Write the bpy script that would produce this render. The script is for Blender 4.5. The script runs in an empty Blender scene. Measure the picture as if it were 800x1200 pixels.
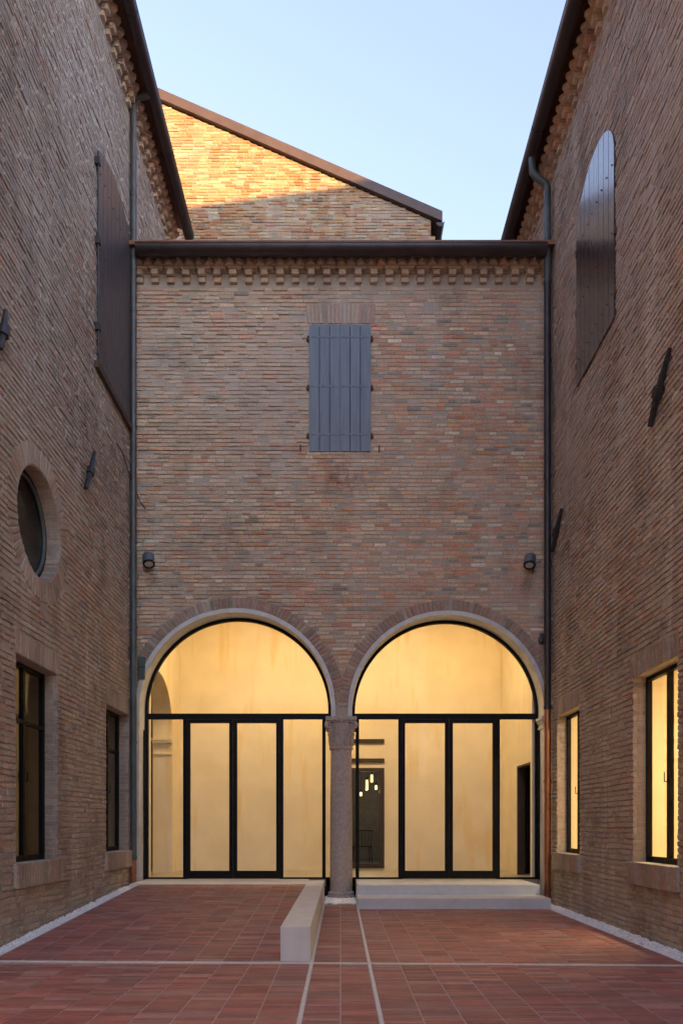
import bpy, math, random
from mathutils import Vector, Matrix, noise
from mathutils.geometry import tessellate_polygon

R = math.radians
rng = random.Random(7)
scene = bpy.context.scene
COL = scene.collection

# ------------------------------------------------------------------ camera
FPX, CX, CY, H = 883.0, 399.0, 968.0, 1.257      # focal length and principal point in photo pixels, eye height
cam = bpy.data.cameras.new('camera')
cam.sensor_fit = 'VERTICAL'
cam.sensor_height = 36.0
cam.lens = FPX / 1200 * 36
cam.shift_x = (400 - CX) / 1200
cam.shift_y = (CY - 600) / 1200
cam.clip_start, cam.clip_end = 0.05, 2000
camo = bpy.data.objects.new('camera', cam)
camo.location = (0, 0, H)
camo.rotation_euler = (R(90), 0, 0)
COL.objects.link(camo)
scene.camera = camo

# ------------------------------------------------------------------ sky, sun, exposure
SUN_TO = Vector((1.0, -1.5, 0.13)).normalized()           # direction towards the sun
SUN_EL = math.asin(SUN_TO.z)
SUN_ROT = math.atan2(SUN_TO.x, SUN_TO.y)
world = bpy.data.worlds.new('World')
scene.world = world
world.use_nodes = True
wn = world.node_tree
wn.nodes.clear()
sky = wn.nodes.new('ShaderNodeTexSky')
sky.sky_type = 'NISHITA'
sky.sun_disc = False
sky.sun_elevation = SUN_EL
sky.sun_rotation = SUN_ROT
sky.altitude = 0
sky.air_density = 1.0
sky.dust_density = 3.5
sky.ozone_density = 4.5
bg = wn.nodes.new('ShaderNodeBackground')
bg.inputs['Strength'].default_value = 0.15
wo = wn.nodes.new('ShaderNodeOutputWorld')
hs = wn.nodes.new('ShaderNodeHueSaturation')          # evening air: paler than the model's clear blue
hs.inputs['Saturation'].default_value = 0.57
hs.inputs['Hue'].default_value = 0.503
wn.links.new(sky.outputs[0], hs.inputs['Color'])
wn.links.new(hs.outputs[0], bg.inputs[0])
wn.links.new(bg.outputs[0], wo.inputs[0])

sun = bpy.data.lights.new('sun', 'SUN')
sun.energy = 2.0
sun.angle = R(0.5)
sun.color = (0.74, 0.42, 0.12)
suno = bpy.data.objects.new('sun', sun)
suno.rotation_euler = (-SUN_TO).to_track_quat('-Z', 'Y').to_euler()
suno.location = (20, -20, 30)
COL.objects.link(suno)

vs = scene.view_settings
vs.view_transform = 'Standard'
vs.look = 'None'
vs.gamma = 1
vs.use_curve_mapping = False
vs.exposure = 3.22
try:
    scene.cycles.transparent_max_bounces = 24
    scene.cycles.max_bounces = 10
    scene.cycles.diffuse_bounces = 5
    scene.cycles.sample_clamp_indirect = 6
except Exception:
    pass


# ------------------------------------------------------------------ materials
def mat(name):
    m = bpy.data.materials.new(name)
    m.use_nodes = True
    nt = m.node_tree
    b = nt.nodes.get('Principled BSDF')
    return m, nt, b


def N(nt, t, **kw):
    n = nt.nodes.new(t)
    for k, v in kw.items():
        setattr(n, k, v)
    return n


def pos_noise(nt, scale, detail=4, rough=0.55, vec=(1, 1, 1), off=(0, 0, 0)):
    g = N(nt, 'ShaderNodeNewGeometry')
    mp = N(nt, 'ShaderNodeMapping')
    mp.inputs['Scale'].default_value = vec
    mp.inputs['Location'].default_value = off
    nt.links.new(g.outputs['Position'], mp.inputs['Vector'])
    n = N(nt, 'ShaderNodeTexNoise')
    n.inputs['Scale'].default_value = scale
    n.inputs['Detail'].default_value = detail
    n.inputs['Roughness'].default_value = rough
    nt.links.new(mp.outputs[0], n.inputs['Vector'])
    return n.outputs['Fac']


def ramp(nt, src, a, b, lo=0.0, hi=1.0):
    r = N(nt, 'ShaderNodeMapRange')
    r.inputs['From Min'].default_value = a
    r.inputs['From Max'].default_value = b
    r.inputs['To Min'].default_value = lo
    r.inputs['To Max'].default_value = hi
    nt.links.new(src, r.inputs['Value'])
    return r.outputs[0]


def mix(nt, fac, a, b, mode='MIX'):
    m = N(nt, 'ShaderNodeMix', data_type='RGBA', blend_type=mode)
    for sock, v in ((m.inputs['Factor'], fac), (m.inputs[6], a), (m.inputs[7], b)):
        if hasattr(v, 'is_output'):
            nt.links.new(v, sock)
        elif isinstance(v, (int, float)):
            sock.default_value = v
        else:
            sock.default_value = (*v, 1)
    return m.outputs[2]


def gray(nt, val):
    c = N(nt, 'ShaderNodeCombineColor')
    for i in range(3):
        nt.links.new(val, c.inputs[i])
    return c.outputs[0]


def bump(nt, b, src, strength, dist):
    bp = N(nt, 'ShaderNodeBump')
    bp.inputs['Strength'].default_value = strength
    bp.inputs['Distance'].default_value = dist
    nt.links.new(src, bp.inputs['Height'])
    nt.links.new(bp.outputs[0], b.inputs['Normal'])


def blob(nt, center, size, a=1.0, b_=0.2):
    """1 inside an ellipsoid of wall, 0 outside: a patch of tone that stays where it is in the place"""
    g = N(nt, 'ShaderNodeNewGeometry')
    s = N(nt, 'ShaderNodeVectorMath', operation='SUBTRACT')
    s.inputs[1].default_value = center
    nt.links.new(g.outputs['Position'], s.inputs[0])
    d = N(nt, 'ShaderNodeVectorMath', operation='DIVIDE')
    d.inputs[1].default_value = size
    nt.links.new(s.outputs[0], d.inputs[0])
    l = N(nt, 'ShaderNodeVectorMath', operation='LENGTH')
    nt.links.new(d.outputs[0], l.inputs[0])
    return ramp(nt, l.outputs['Value'], a, b_)


def mul(nt, a, b):
    m = N(nt, 'ShaderNodeMath', operation='MULTIPLY')
    for i, v in enumerate((a, b)):
        if hasattr(v, 'is_output'):
            nt.links.new(v, m.inputs[i])
        else:
            m.inputs[i].default_value = v
    return m.outputs[0]


STAIN_LIGHT_PATCHES = []   # stains and painted brightness: (center, size, colour, strength)
STAIN_LIGHT_PATCHES.append(((0.0, 13.0, 7.25), (0.75, 0.6, 0.36), (0.26, 0.10, 0.065), 0.7))      # rusty run-off below the shutter
STAIN_LIGHT_PATCHES.append(((3.6, 9.9, 7.4), (0.4, 0.5, 0.65), (0.20, 0.08, 0.05), 0.6))
STAIN_LIGHT_PATCHES.append(((-3.57, 11.9, 7.0), (0.3, 0.14, 1.2), (0.30, 0.15, 0.08), 0.6))
STAIN_LIGHT_PATCHES.append(((3.6, 9.6, 6.3), (0.3, 0.35, 1.3), (0.50, 0.46, 0.42), 0.75))         # lime bloom
STAIN_LIGHT_PATCHES.append(((-3.57, 10.2, 6.0), (0.3, 0.28, 1.7), (0.50, 0.46, 0.42), 0.65))
STAIN_LIGHT_PATCHES.append(((-3.57, 8.5, 9.0), (0.3, 0.22, 1.3), (0.52, 0.49, 0.46), 0.6))
STAIN_LIGHT_PATCHES.append(((-3.57, 10.6, 11.6), (0.3, 3.4, 3.2), (0.60, 0.56, 0.52), 0.75))  # this and next two: lime residue plus painted-in brightness, upper side walls
STAIN_LIGHT_PATCHES.append(((-3.57, 8.7, 7.6), (0.3, 1.5, 2.6), (0.50, 0.48, 0.47), 0.55))
STAIN_LIGHT_PATCHES.append(((3.60, 8.6, 9.4), (0.3, 2.2, 3.0), (0.52, 0.48, 0.46), 0.6))
STAIN_LIGHT_PATCHES.append(((-3.25, 13.0, 5.42), (0.14, 0.3, 0.24), (0.13, 0.085, 0.07), 0.8))  # darker patches on the wall below the two wall lamps
STAIN_LIGHT_PATCHES.append(((3.22, 13.0, 5.40), (0.14, 0.3, 0.24), (0.15, 0.08, 0.06), 0.8))
STAIN_LIGHT_PATCHES.append(((-1.9, 13.0, 9.2), (3.0, 0.6, 2.0), (0.58, 0.50, 0.43), 0.5))
STAIN_LIGHT_PATCHES.append(((-2.2, 13.0, 6.1), (1.5, 0.6, 0.55), (0.22, 0.18, 0.15), 0.4))


def wall_colour(nt, col, lime, streak_amt, dark_amt):
    fine = ramp(nt, pos_noise(nt, 38, 7, 0.75), 0.28, 0.72, 0.62, 1.34)
    col = mix(nt, 1.0, col, gray(nt, fine), 'MULTIPLY')
    big = ramp(nt, pos_noise(nt, 0.75, 5, 0.6), 0.42, 0.68, 0.0, lime)
    col = mix(nt, big, col, (0.50, 0.43, 0.37))
    st = ramp(nt, pos_noise(nt, 1.0, 5, 0.6, (3.2, 3.2, 0.35)), 0.56, 0.72, 0.0, streak_amt)
    col = mix(nt, st, col, (0.58, 0.54, 0.49))
    dk = ramp(nt, pos_noise(nt, 1.0, 6, 0.65, (1.3, 1.3, 0.8), (31, 7, 3)), 0.52, 0.70, 0.0, dark_amt)
    col = mix(nt, dk, col, (0.10, 0.085, 0.075))
    spot = ramp(nt, pos_noise(nt, 9.0, 4, 0.6, (1, 1, 1.6), (3, 9, 1)), 0.56, 0.70, 0.0, 0.62)
    col = mix(nt, spot, col, (0.48, 0.425, 0.375))
    for c, s, k, a in STAIN_LIGHT_PATCHES:
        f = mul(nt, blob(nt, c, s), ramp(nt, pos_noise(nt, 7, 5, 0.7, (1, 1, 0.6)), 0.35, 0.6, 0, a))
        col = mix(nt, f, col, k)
    return col


def brick_material(name, lime=0.5, streak=0.5, dark=0.36):
    m, nt, b = mat(name)
    at = N(nt, 'ShaderNodeAttribute', attribute_name='tint')
    col = wall_colour(nt, at.outputs['Color'], lime, streak, dark)
    nt.links.new(col, b.inputs['Base Color'])
    b.inputs['Roughness'].default_value = 0.92
    b.inputs['Specular IOR Level'].default_value = 0.2
    bump(nt, b, pos_noise(nt, 90, 6, 0.7), 0.8, 0.012)
    return m


def mortar_material(name, colour, lime=0.4, streak=0.4, dark=0.22):
    m, nt, b = mat(name)
    col = wall_colour(nt, mix(nt, 0.0, colour, colour), lime, streak, dark)
    nt.links.new(col, b.inputs['Base Color'])
    b.inputs['Roughness'].default_value = 0.95
    b.inputs['Specular IOR Level'].default_value = 0.1
    bump(nt, b, pos_noise(nt, 120, 6, 0.7), 0.9, 0.01)
    return m


M_BRICK = brick_material('old_brick')
M_BRICKS = brick_material('weathered_brick', 0.55, 0.9, 0.5)
M_BRICKG = brick_material('gable_brick', 0.35, 0.25, 0.25)
M_MORTAR = mortar_material('lime_mortar', (0.45, 0.39, 0.34))
M_MORTARG = mortar_material('gable_mortar', (0.36, 0.30, 0.23), 0.3, 0.2, 0.15)


def simple(name, colour, rough=0.6, metal=0.0, var=0.15, nscale=6, vec=(1, 1, 1), bmp=0.0, bscale=60, bdist=0.004,
           second=None, spec=0.5, coat=0.0):
    m, nt, b = mat(name)
    f = ramp(nt, pos_noise(nt, nscale, 5, 0.6, vec), 0.3, 0.7, 1 - var, 1 + var)
    col = mix(nt, 1.0, colour, gray(nt, f), 'MULTIPLY')
    if second:
        f2 = ramp(nt, pos_noise(nt, nscale * 0.6, 6, 0.65, vec, (5, 3, 8)), 0.5, 0.66, 0, second[1])
        col = mix(nt, f2, col, second[0])
    nt.links.new(col, b.inputs['Base Color'])
    rr = ramp(nt, pos_noise(nt, nscale * 2.3, 5, 0.6, vec, (2, 8, 4)), 0.3, 0.7, max(0.02, rough * 0.8), min(1, rough * 1.25))
    nt.links.new(rr, b.inputs['Roughness'])
    b.inputs['Metallic'].default_value = metal
    b.inputs['Specular IOR Level'].default_value = spec
    if coat:
        b.inputs['Coat Weight'].default_value = coat
        b.inputs['Coat Roughness'].default_value = 0.12
    if bmp:
        bump(nt, b, pos_noise(nt, bscale, 6, 0.65), bmp, bdist)
    return m


M_STONE = simple('grey_stone', (0.61, 0.64, 0.675), 0.5, var=0.07, nscale=5, bmp=0.12, second=((0.50, 0.50, 0.50), 0.35))
M_TRIM = simple('arch_stone', (0.60, 0.615, 0.63), 0.7, var=0.10, nscale=7, bmp=0.3, second=((0.46, 0.44, 0.42), 0.5))
M_COLUMN = simple('column_marble', (0.40, 0.345, 0.325), 0.65, var=0.20, nscale=24, bmp=0.5, bscale=45, bdist=0.008,
                  second=((0.29, 0.245, 0.235), 0.5))
M_STEEL = simple('black_steel', (0.007, 0.007, 0.008), 0.5, var=0.2, spec=0.15)
M_GUTTER = simple('brown_gutter_metal', (0.050, 0.037, 0.040), 0.38, metal=0.35, var=0.2, nscale=4)
M_FASCIA = simple('brown_fascia_metal', (0.095, 0.062, 0.055), 0.5, metal=0.2, var=0.15, nscale=4)
M_PIPE = simple('painted_pipe', (0.085, 0.080, 0.082), 0.45, metal=0.3, var=0.25, second=((0.10, 0.15, 0.14), 0.7), nscale=3)
M_PIPEG = simple('verdigris_pipe', (0.075, 0.098, 0.102), 0.5, metal=0.2, var=0.25, second=((0.07, 0.062, 0.07), 0.8), nscale=3)
M_PIPED = simple('dark_pipe', (0.045, 0.038, 0.045), 0.42, metal=0.4, var=0.25, nscale=4)
M_COPPER = simple('new_copper', (0.42, 0.19, 0.105), 0.33, metal=0.9, var=0.12, nscale=3)
M_RUST = simple('dull_copper', (0.33, 0.13, 0.07), 0.5, metal=0.4, var=0.3, nscale=10)
M_SHUT = simple('blue_grey_paint', (0.135, 0.165, 0.215), 0.42, var=0.16, nscale=3, vec=(5, 5, 0.5), bmp=0.15,
                second=((0.10, 0.12, 0.155), 0.5))
M_SHUTB = simple('brown_gloss_paint', (0.052, 0.044, 0.050), 0.25, var=0.2, nscale=3, vec=(5, 5, 0.5), bmp=0.12,
                 second=((0.075, 0.06, 0.06), 0.4), coat=0.6)
M_SHUTD = simple('dull_brown_paint', (0.066, 0.057, 0.066), 0.42, var=0.2, nscale=3, vec=(5, 5, 0.5), bmp=0.12,
                 second=((0.065, 0.052, 0.055), 0.4), spec=0.4)
M_IRON = simple('wrought_iron', (0.05, 0.052, 0.058), 0.5, metal=0.5, var=0.3, nscale=15, bmp=0.4)
M_RUSTIRON = simple('rusty_iron', (0.10, 0.045, 0.03), 0.8, var=0.3, nscale=20)
M_LAMP = simple('grey_lamp_metal', (0.13, 0.15, 0.165), 0.4, metal=0.3, var=0.1)
M_ROOF = simple('terracotta_roof', (0.28, 0.14, 0.09), 0.85, var=0.3, nscale=5)
M_GROUND = simple('packed_earth', (0.13, 0.10, 0.08), 0.95, var=0.3, nscale=2, bmp=0.3)
M_GRAVEL = simple('white_gravel', (0.80, 0.82, 0.84), 0.8, var=0.25, nscale=35, bmp=0.3)
M_GBED = simple('gravel_bed', (0.40, 0.40, 0.40), 0.95, var=0.35, nscale=60, bmp=0.6)
M_STRIP = simple('pale_stone_strip', (0.62, 0.62, 0.63), 0.6, var=0.12, nscale=12, bmp=0.2)
M_JOINT = simple('paving_joint', (0.46, 0.37, 0.35), 0.9, var=0.25, nscale=20, bmp=0.3)
M_DARKIN = simple('dark_room_paint', (0.17, 0.155, 0.14), 0.8, var=0.2)
M_DARKER = simple('room_black_gap_shade', (0.02, 0.018, 0.016), 0.8, var=0.2)  # near black for the passage and the painted shade of shutter gaps
M_FLOORIN = simple('pale_floor', (0.36, 0.32, 0.26), 0.35, var=0.08, nscale=2)
M_BEAM = simple('dark_wood_beam', (0.035, 0.022, 0.02), 0.6, var=0.2, nscale=5)
M_CHAIR = simple('black_chair_wood', (0.02, 0.018, 0.018), 0.5, var=0.2)
M_CABLE = simple('dull_cable', (0.11, 0.09, 0.08), 0.6, var=0.1)
M_GCABLE = simple('green_cable', (0.04, 0.16, 0.11), 0.6, var=0.1)
M_LINTEL = simple('dark_timber', (0.07, 0.045, 0.035), 0.8, var=0.3, nscale=10)


def plaster(name, base, stain, amt):
    m, nt, b = mat(name)
    f = ramp(nt, pos_noise(nt, 1.4, 5, 0.6), 0.3, 0.7, 0.93, 1.05)
    col = mix(nt, 1.0, base, gray(nt, f), 'MULTIPLY')
    st = ramp(nt, pos_noise(nt, 1.0, 4, 0.55, (3.0, 3.0, 0.45)), 0.55, 0.66, 0, amt)
    col = mix(nt, st, col, stain)
    st3 = ramp(nt, pos_noise(nt, 1.0, 5, 0.6, (7.0, 7.0, 0.5), (4, 1, 7)), 0.62, 0.70, 0, amt * 0.5)
    col = mix(nt, st3, col, stain)
    st2 = ramp(nt, pos_noise(nt, 1.3, 3, 0.5, (0.6, 0.6, 1.2), (9, 2, 4)), 0.52, 0.66, 0, amt * 0.6)
    col = mix(nt, st2, col, (base[0] * 0.9, base[1] * 0.88, base[2] * 0.84))
    nt.links.new(col, b.inputs['Base Color'])
    b.inputs['Roughness'].default_value = 0.85
    bump(nt, b, pos_noise(nt, 14, 6, 0.6), 0.25, 0.01)
    return m


M_PLASTER = plaster('cream_plaster', (0.74, 0.66, 0.53), (0.70, 0.53, 0.26), 0.7)
M_PLASTERL = plaster('amber_plaster', (0.42, 0.32, 0.18), (0.3, 0.22, 0.12), 0.4)


PAV_GAIN = 1.3


def paver_material():
    m, nt, b = mat('red_clay_paver')
    at = N(nt, 'ShaderNodeAttribute', attribute_name='tint')
    f = ramp(nt, pos_noise(nt, 5, 6, 0.7, (1.2, 9, 1)), 0.25, 0.75, 0.62, 1.35)
    col = mix(nt, 1.0, at.outputs['Color'], gray(nt, f), 'MULTIPLY')
    f2 = ramp(nt, pos_noise(nt, 1.1, 6, 0.65), 0.45, 0.72, 0, 0.45)
    col = mix(nt, f2, col, (0.25, 0.17, 0.15))
    nt.links.new(col, b.inputs['Base Color'])
    nt.links.new(ramp(nt, pos_noise(nt, 3, 5, 0.6), 0.3, 0.7, 0.42, 0.7), b.inputs['Roughness'])
    bump(nt, b, pos_noise(nt, 70, 6, 0.7), 0.5, 0.006)
    return m


M_PAVER = paver_material()


def glass_material(name, ior=1.5, tint=(0.97, 0.98, 0.97)):
    m, nt, b = mat(name)
    nt.nodes.remove(b)
    out = nt.nodes['Material Output']
    tr = N(nt, 'ShaderNodeBsdfTransparent')
    tr.inputs[0].default_value = (*tint, 1)
    gl = N(nt, 'ShaderNodeBsdfGlossy')
    gl.inputs['Roughness'].default_value = 0.0
    fr = N(nt, 'ShaderNodeFresnel')
    fr.inputs['IOR'].default_value = ior
    mx = N(nt, 'ShaderNodeMixShader')
    ge = N(nt, 'ShaderNodeNewGeometry')                # reflect on the outer skin of the pane only
    iv = N(nt, 'ShaderNodeMath', operation='SUBTRACT')
    iv.inputs[0].default_value = 1.0
    nt.links.new(ge.outputs['Backfacing'], iv.inputs[1])
    nt.links.new(mul(nt, fr.outputs[0], iv.outputs[0]), mx.inputs[0])
    nt.links.new(tr.outputs[0], mx.inputs[1])
    nt.links.new(gl.outputs[0], mx.inputs[2])
    nt.links.new(mx.outputs[0], out.inputs[0])
    return m


M_GLASS = glass_material('clear_glass', 1.25)
M_GLASSD = glass_material('window_glass', 1.45, (0.85, 0.87, 0.86))


def emis(name, colour, strength):
    m, nt, b = mat(name)
    b.inputs['Base Color'].default_value = (*colour, 1)
    b.inputs['Emission Color'].default_value = (*colour, 1)
    b.inputs['Emission Strength'].default_value = strength
    return m


M_GLOW = emis('lit_lamp_glass', (1.0, 0.72, 0.36), 0.6)
M_GLOWP = emis('lit_pendant_glass', (1.0, 0.72, 0.34), 0.20)
M_LENS = simple('lamp_lens', (0.50, 0.48, 0.48), 0.2, var=0.05)


# ------------------------------------------------------------------ object helpers
WM = {}          # world matrix of every object made here


def thing(name, label, cat, loc=(0, 0, 0), group=None):
    o = bpy.data.objects.new(name, None)
    o.empty_display_size = 0.2
    COL.objects.link(o)
    o.location = loc
    WM[o] = Matrix.Translation(loc)
    o['label'] = label
    o['category'] = cat
    if group:
        o['group'] = group
    return o


def tag(o, label=None, cat=None, group=None, kind=None):
    for k, v in (('label', label), ('category', cat), ('group', group), ('kind', kind)):
        if v:
            o[k] = v
    return o


def place(name, me, parent=None, world=None):
    o = bpy.data.objects.new(name, me)
    COL.objects.link(o)
    w = world if world is not None else Matrix.Identity(4)
    if parent is not None:
        o.parent = parent
        o.matrix_parent_inverse = WM[parent].inverted()
    o.matrix_basis = w
    WM[o] = w
    return o


class MB:
    def __init__(s):
        s.v, s.f, s.t = [], [], []

    def add(s, verts, faces, tint=None):
        k = len(s.v)
        s.v += [tuple(v) for v in verts]
        s.f += [tuple(i + k for i in f) for f in faces]
        if tint is not None:
            s.t += [tint] * len(faces)
        return s

    def box(s, x0, x1, y0, y1, z0, z1, m=None, tint=None):
        vs_ = [(x, y, z) for z in (z0, z1) for y in (y0, y1) for x in (x0, x1)]
        if m is not None:
            vs_ = [tuple(m @ Vector(v)) for v in vs_]
        return s.add(vs_, [(0, 2, 3, 1), (4, 5, 7, 6), (0, 1, 5, 4), (2, 6, 7, 3), (0, 4, 6, 2), (1, 3, 7, 5)], tint)

    def lathe(s, prof, n=24, m=None, cap=True):
        vs_, fs = [], []
        for r, z in prof:
            for i in range(n):
                a = 2 * math.pi * i / n
                vs_.append((r * math.cos(a), r * math.sin(a), z))
        for j in range(len(prof) - 1):
            for i in range(n):
                a, b = j * n + i, j * n + (i + 1) % n
                fs.append((a, b, b + n, a + n))
        if cap:
            fs.append(tuple(range(n - 1, -1, -1)))
            fs.append(tuple((len(prof) - 1) * n + i for i in range(n)))
        if m is not None:
            vs_ = [tuple(m @ Vector(v)) for v in vs_]
        return s.add(vs_, fs)

    def tube(s, pts, r, n=10, cap=True):
        pts = [Vector(p) for p in pts]
        rings = []
        prev = None
        for i, p in enumerate(pts):
            if i == 0:
                d = pts[1] - p
            elif i == len(pts) - 1:
                d = p - pts[i - 1]
            else:
                d = (pts[i + 1] - p).normalized() + (p - pts[i - 1]).normalized()
            d.normalize()
            if prev is None:
                a = d.orthogonal().normalized()
            else:
                a = prev - d * prev.dot(d)
                a.normalize()
            prev = a
            b = d.cross(a)
            sc = 1.0
            if 0 < i < len(pts) - 1:
                c = d.dot((p - pts[i - 1]).normalized())
                sc = min(1.6, 1 / max(0.4, c))
            rr = r[i] if isinstance(r, (list, tuple)) else r
            rings.append([p + (a * math.cos(2 * math.pi * k / n) + b * math.sin(2 * math.pi * k / n)) * rr * (1 + (sc - 1) * 0.5)
                          for k in range(n)])
        vs_ = [v for rg in rings for v in rg]
        fs = []
        for j in range(len(rings) - 1):
            for k in range(n):
                a, b_ = j * n + k, j * n + (k + 1) % n
                fs.append((a, b_, b_ + n, a + n))
        if cap:
            fs.append(tuple(range(n - 1, -1, -1)))
            fs.append(tuple((len(rings) - 1) * n + i for i in range(n)))
        return s.add(vs_, fs)

    def mesh(s, name, material, smooth=False):
        me = bpy.data.meshes.new(name)
        me.from_pydata(s.v, [], s.f)
        if s.t:
            at = me.attributes.new('tint', 'FLOAT_COLOR', 'FACE')
            at.data.foreach_set('color', [c for t in s.t for c in (t[0], t[1], t[2], 1.0)])
        me.materials.append(material)
        if smooth:
            me.polygons.foreach_set('use_smooth', [True] * len(me.polygons))
            try:
                me.set_sharp_from_angle(angle=R(40))
            except Exception:
                pass
        me.update()
        return me

    def build(s, name, material, parent=None, smooth=False, **tags):
        o = place(name, s.mesh(name, material, smooth), parent)
        tag(o, **tags)
        return o


# a plane of the place: (u, z, n) -> world; n is out of the wall
class Plane:
    def __init__(s, kind, c):
        s.kind, s.c = kind, c

    def p(s, u, z, n=0.0):
        k, c = s.kind, s.c
        if k == 'front':
            return Vector((u, c - n, z))
        if k == 'left':
            return Vector((c + n, u, z))
        return Vector((c - n, u, z))

    def axes(s):            # right-handed (along, out, up) for instanced pieces
        return {'front': (Vector((1, 0, 0)), Vector((0, -1, 0))),
                'left': (Vector((0, 1, 0)), Vector((1, 0, 0))),
                'right': (Vector((0, 1, 0)), Vector((-1, 0, 0)))}[s.kind]

    def flip(s):
        return s.kind == 'right'

    def mtx(s, u, z, n, su, sz, sn, tilt=0.0):
        """unit mesh axes: x along, y up, z out"""
        al, out = s.axes()
        up = Vector((0, 0, 1))
        if s.flip():
            al = -al
            tilt = -tilt
        a2 = al * math.cos(tilt) + up * math.sin(tilt)
        u2 = -al * math.sin(tilt) + up * math.cos(tilt)
        m = Matrix.Identity(4)
        for i in range(3):
            m[i][0], m[i][1], m[i][2] = a2[i] * su, u2[i] * sz, out[i] * sn
        m.translation = s.p(u, z, n)
        return m


FR, LW, RW, GB = Plane('front', 13.0), Plane('left', -3.57), Plane('right', 3.60), Plane('front', 17.0)


def slab(plane, outer, holes, n0, n1, mb=None):
    """extruded polygon with holes between depths n0 (back) and n1 (front)"""
    mb = mb or MB()
    loops = [outer] + holes
    flat = [p for lp in loops for p in lp]
    tris = tessellate_polygon([[Vector((x, y, 0)) for x, y in lp] for lp in loops])
    vf = [plane.p(u, z, n1) for u, z in flat]
    vb = [plane.p(u, z, n0) for u, z in flat]
    k = len(flat)
    fs = []
    for t in tris:
        (ax, ay), (bx, by), (cx, cy) = (flat[i] for i in t)
        area = (bx - ax) * (cy - ay) - (cx - ax) * (by - ay)
        t = tuple(t) if (area > 0) != plane.flip() else tuple(reversed(t))
        fs.append(t)
        fs.append(tuple(i + k for i in reversed(t)))
    off = 0
    for li, lp in enumerate(loops):
        n = len(lp)
        area = sum(lp[i][0] * lp[(i + 1) % n][1] - lp[(i + 1) % n][0] * lp[i][1] for i in range(n))
        fw = (area > 0) == (li == 0)
        if plane.flip():
            fw = not fw
        for i in range(n):
            a, b = off + i, off + (i + 1) % n
            fs.append((b, a, a + k, b + k) if fw else (a, b, b + k, a + k))
        off += n
    mb.add(vf + vb, fs)
    return mb


def rect(u0, u1, z0, z1):
    return [(u0, z0), (u1, z0), (u1, z1), (u0, z1)]


def arc(cu, cz, r, a0, a1, n, rz=None):
    rz = rz or r
    return [(cu + r * math.cos(R(a0 + (a1 - a0) * i / n)), cz + rz * math.sin(R(a0 + (a1 - a0) * i / n))) for i in range(n + 1)]


# ------------------------------------------------------------------ bricks
def pick_tint(pal, x):
    t = 0
    for w, c in pal:
        t += w
        if x <= t:
            return c
    return pal[-1][1]


PAL_BEIGE = [(0.45, (0.40, 0.295, 0.225)), (0.20, (0.36, 0.245, 0.18)), (0.12, (0.42, 0.225, 0.14)), (0.13, (0.33, 0.275, 0.225)), (0.05, (0.40, 0.18, 0.105)), (0.05, (0.23, 0.20, 0.175))]
PAL_RED = [(0.28, (0.36, 0.245, 0.185)), (0.22, (0.35, 0.195, 0.135)), (0.19, (0.37, 0.165, 0.105)), (0.16, (0.31, 0.255, 0.215)), (0.08, (0.17, 0.155, 0.14)), (0.07, (0.44, 0.39, 0.34))]
PAL_SIDE = [(0.38, (0.37, 0.305, 0.265)), (0.26, (0.335, 0.265, 0.225)), (0.10, (0.35, 0.225, 0.175)), (0.20, (0.34, 0.305, 0.28)), (0.06, (0.23, 0.21, 0.20))]
PAL_GAB = [(0.35, (0.47, 0.26, 0.125)), (0.25, (0.50, 0.32, 0.18)), (0.20, (0.42, 0.20, 0.10)), (0.12, (0.52, 0.42, 0.29)), (0.08, (0.30, 0.22, 0.16))]


def soft(c, m, k):
    return tuple(x * (1 - k) + y * k for x, y in zip(c, m))


def jit(c, r, a=0.14):
    k = 1.15 * (1 + r.uniform(-a, a))
    return tuple(max(0.01, x * k * (1 + r.uniform(-0.04, 0.04))) for x in c)


def tint_front(u, z, r):
    f = 0.5 + 0.16 * u + 0.9 * noise.noise(Vector((u * 0.5, z * 0.5, 3.1))) - 0.035 * (z - 6)
    pal = PAL_RED if r.random() < max(0.05, min(0.95, f)) else PAL_BEIGE
    return tuple(c * g for c, g in zip(jit(soft(pick_tint(pal, r.random()), (0.365, 0.28, 0.22), 0.20), r, 0.19), (1.50, 1.50, 1.40)))


def tint_side(u, z, r):
    f = 0.3 + 0.9 * noise.noise(Vector((u * 0.4, z * 0.35, 9.1)))
    pal = PAL_RED if r.random() < max(0.05, min(0.6, f)) else PAL_SIDE
    return jit(soft(pick_tint(pal, r.random()), (0.40, 0.33, 0.285), 0.45), r, 0.14)


def tint_gable(u, z, r):
    return tuple(0.72 * c for c in jit(pick_tint(PAL_GAB, r.random()), r))


def proj(p):
    if p.y < 0.3:
        return None
    return (CX + FPX * p.x / p.y, CY - FPX * (p.z - H) / p.y)


def subtract(a, b, holes):
    segs = [(a, b)]
    for h0, h1 in holes:
        out = []
        for s0, s1 in segs:
            if h1 <= s0 or h0 >= s1:
                out.append((s0, s1))
            else:
                if h0 > s0:
                    out.append((s0, h0))
                if h1 < s1:
                    out.append((h1, s1))
        segs = out
    return segs


COURSE, BH, JOINT = 0.0690, 0.0565, 0.0145


def wave(u, z):
    return 0.016 * noise.noise(Vector((u * 0.55, z * 0.22, 5.0))) + 0.007 * noise.noise(Vector((u * 3.0, z * 1.4, 1.0)))


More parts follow.
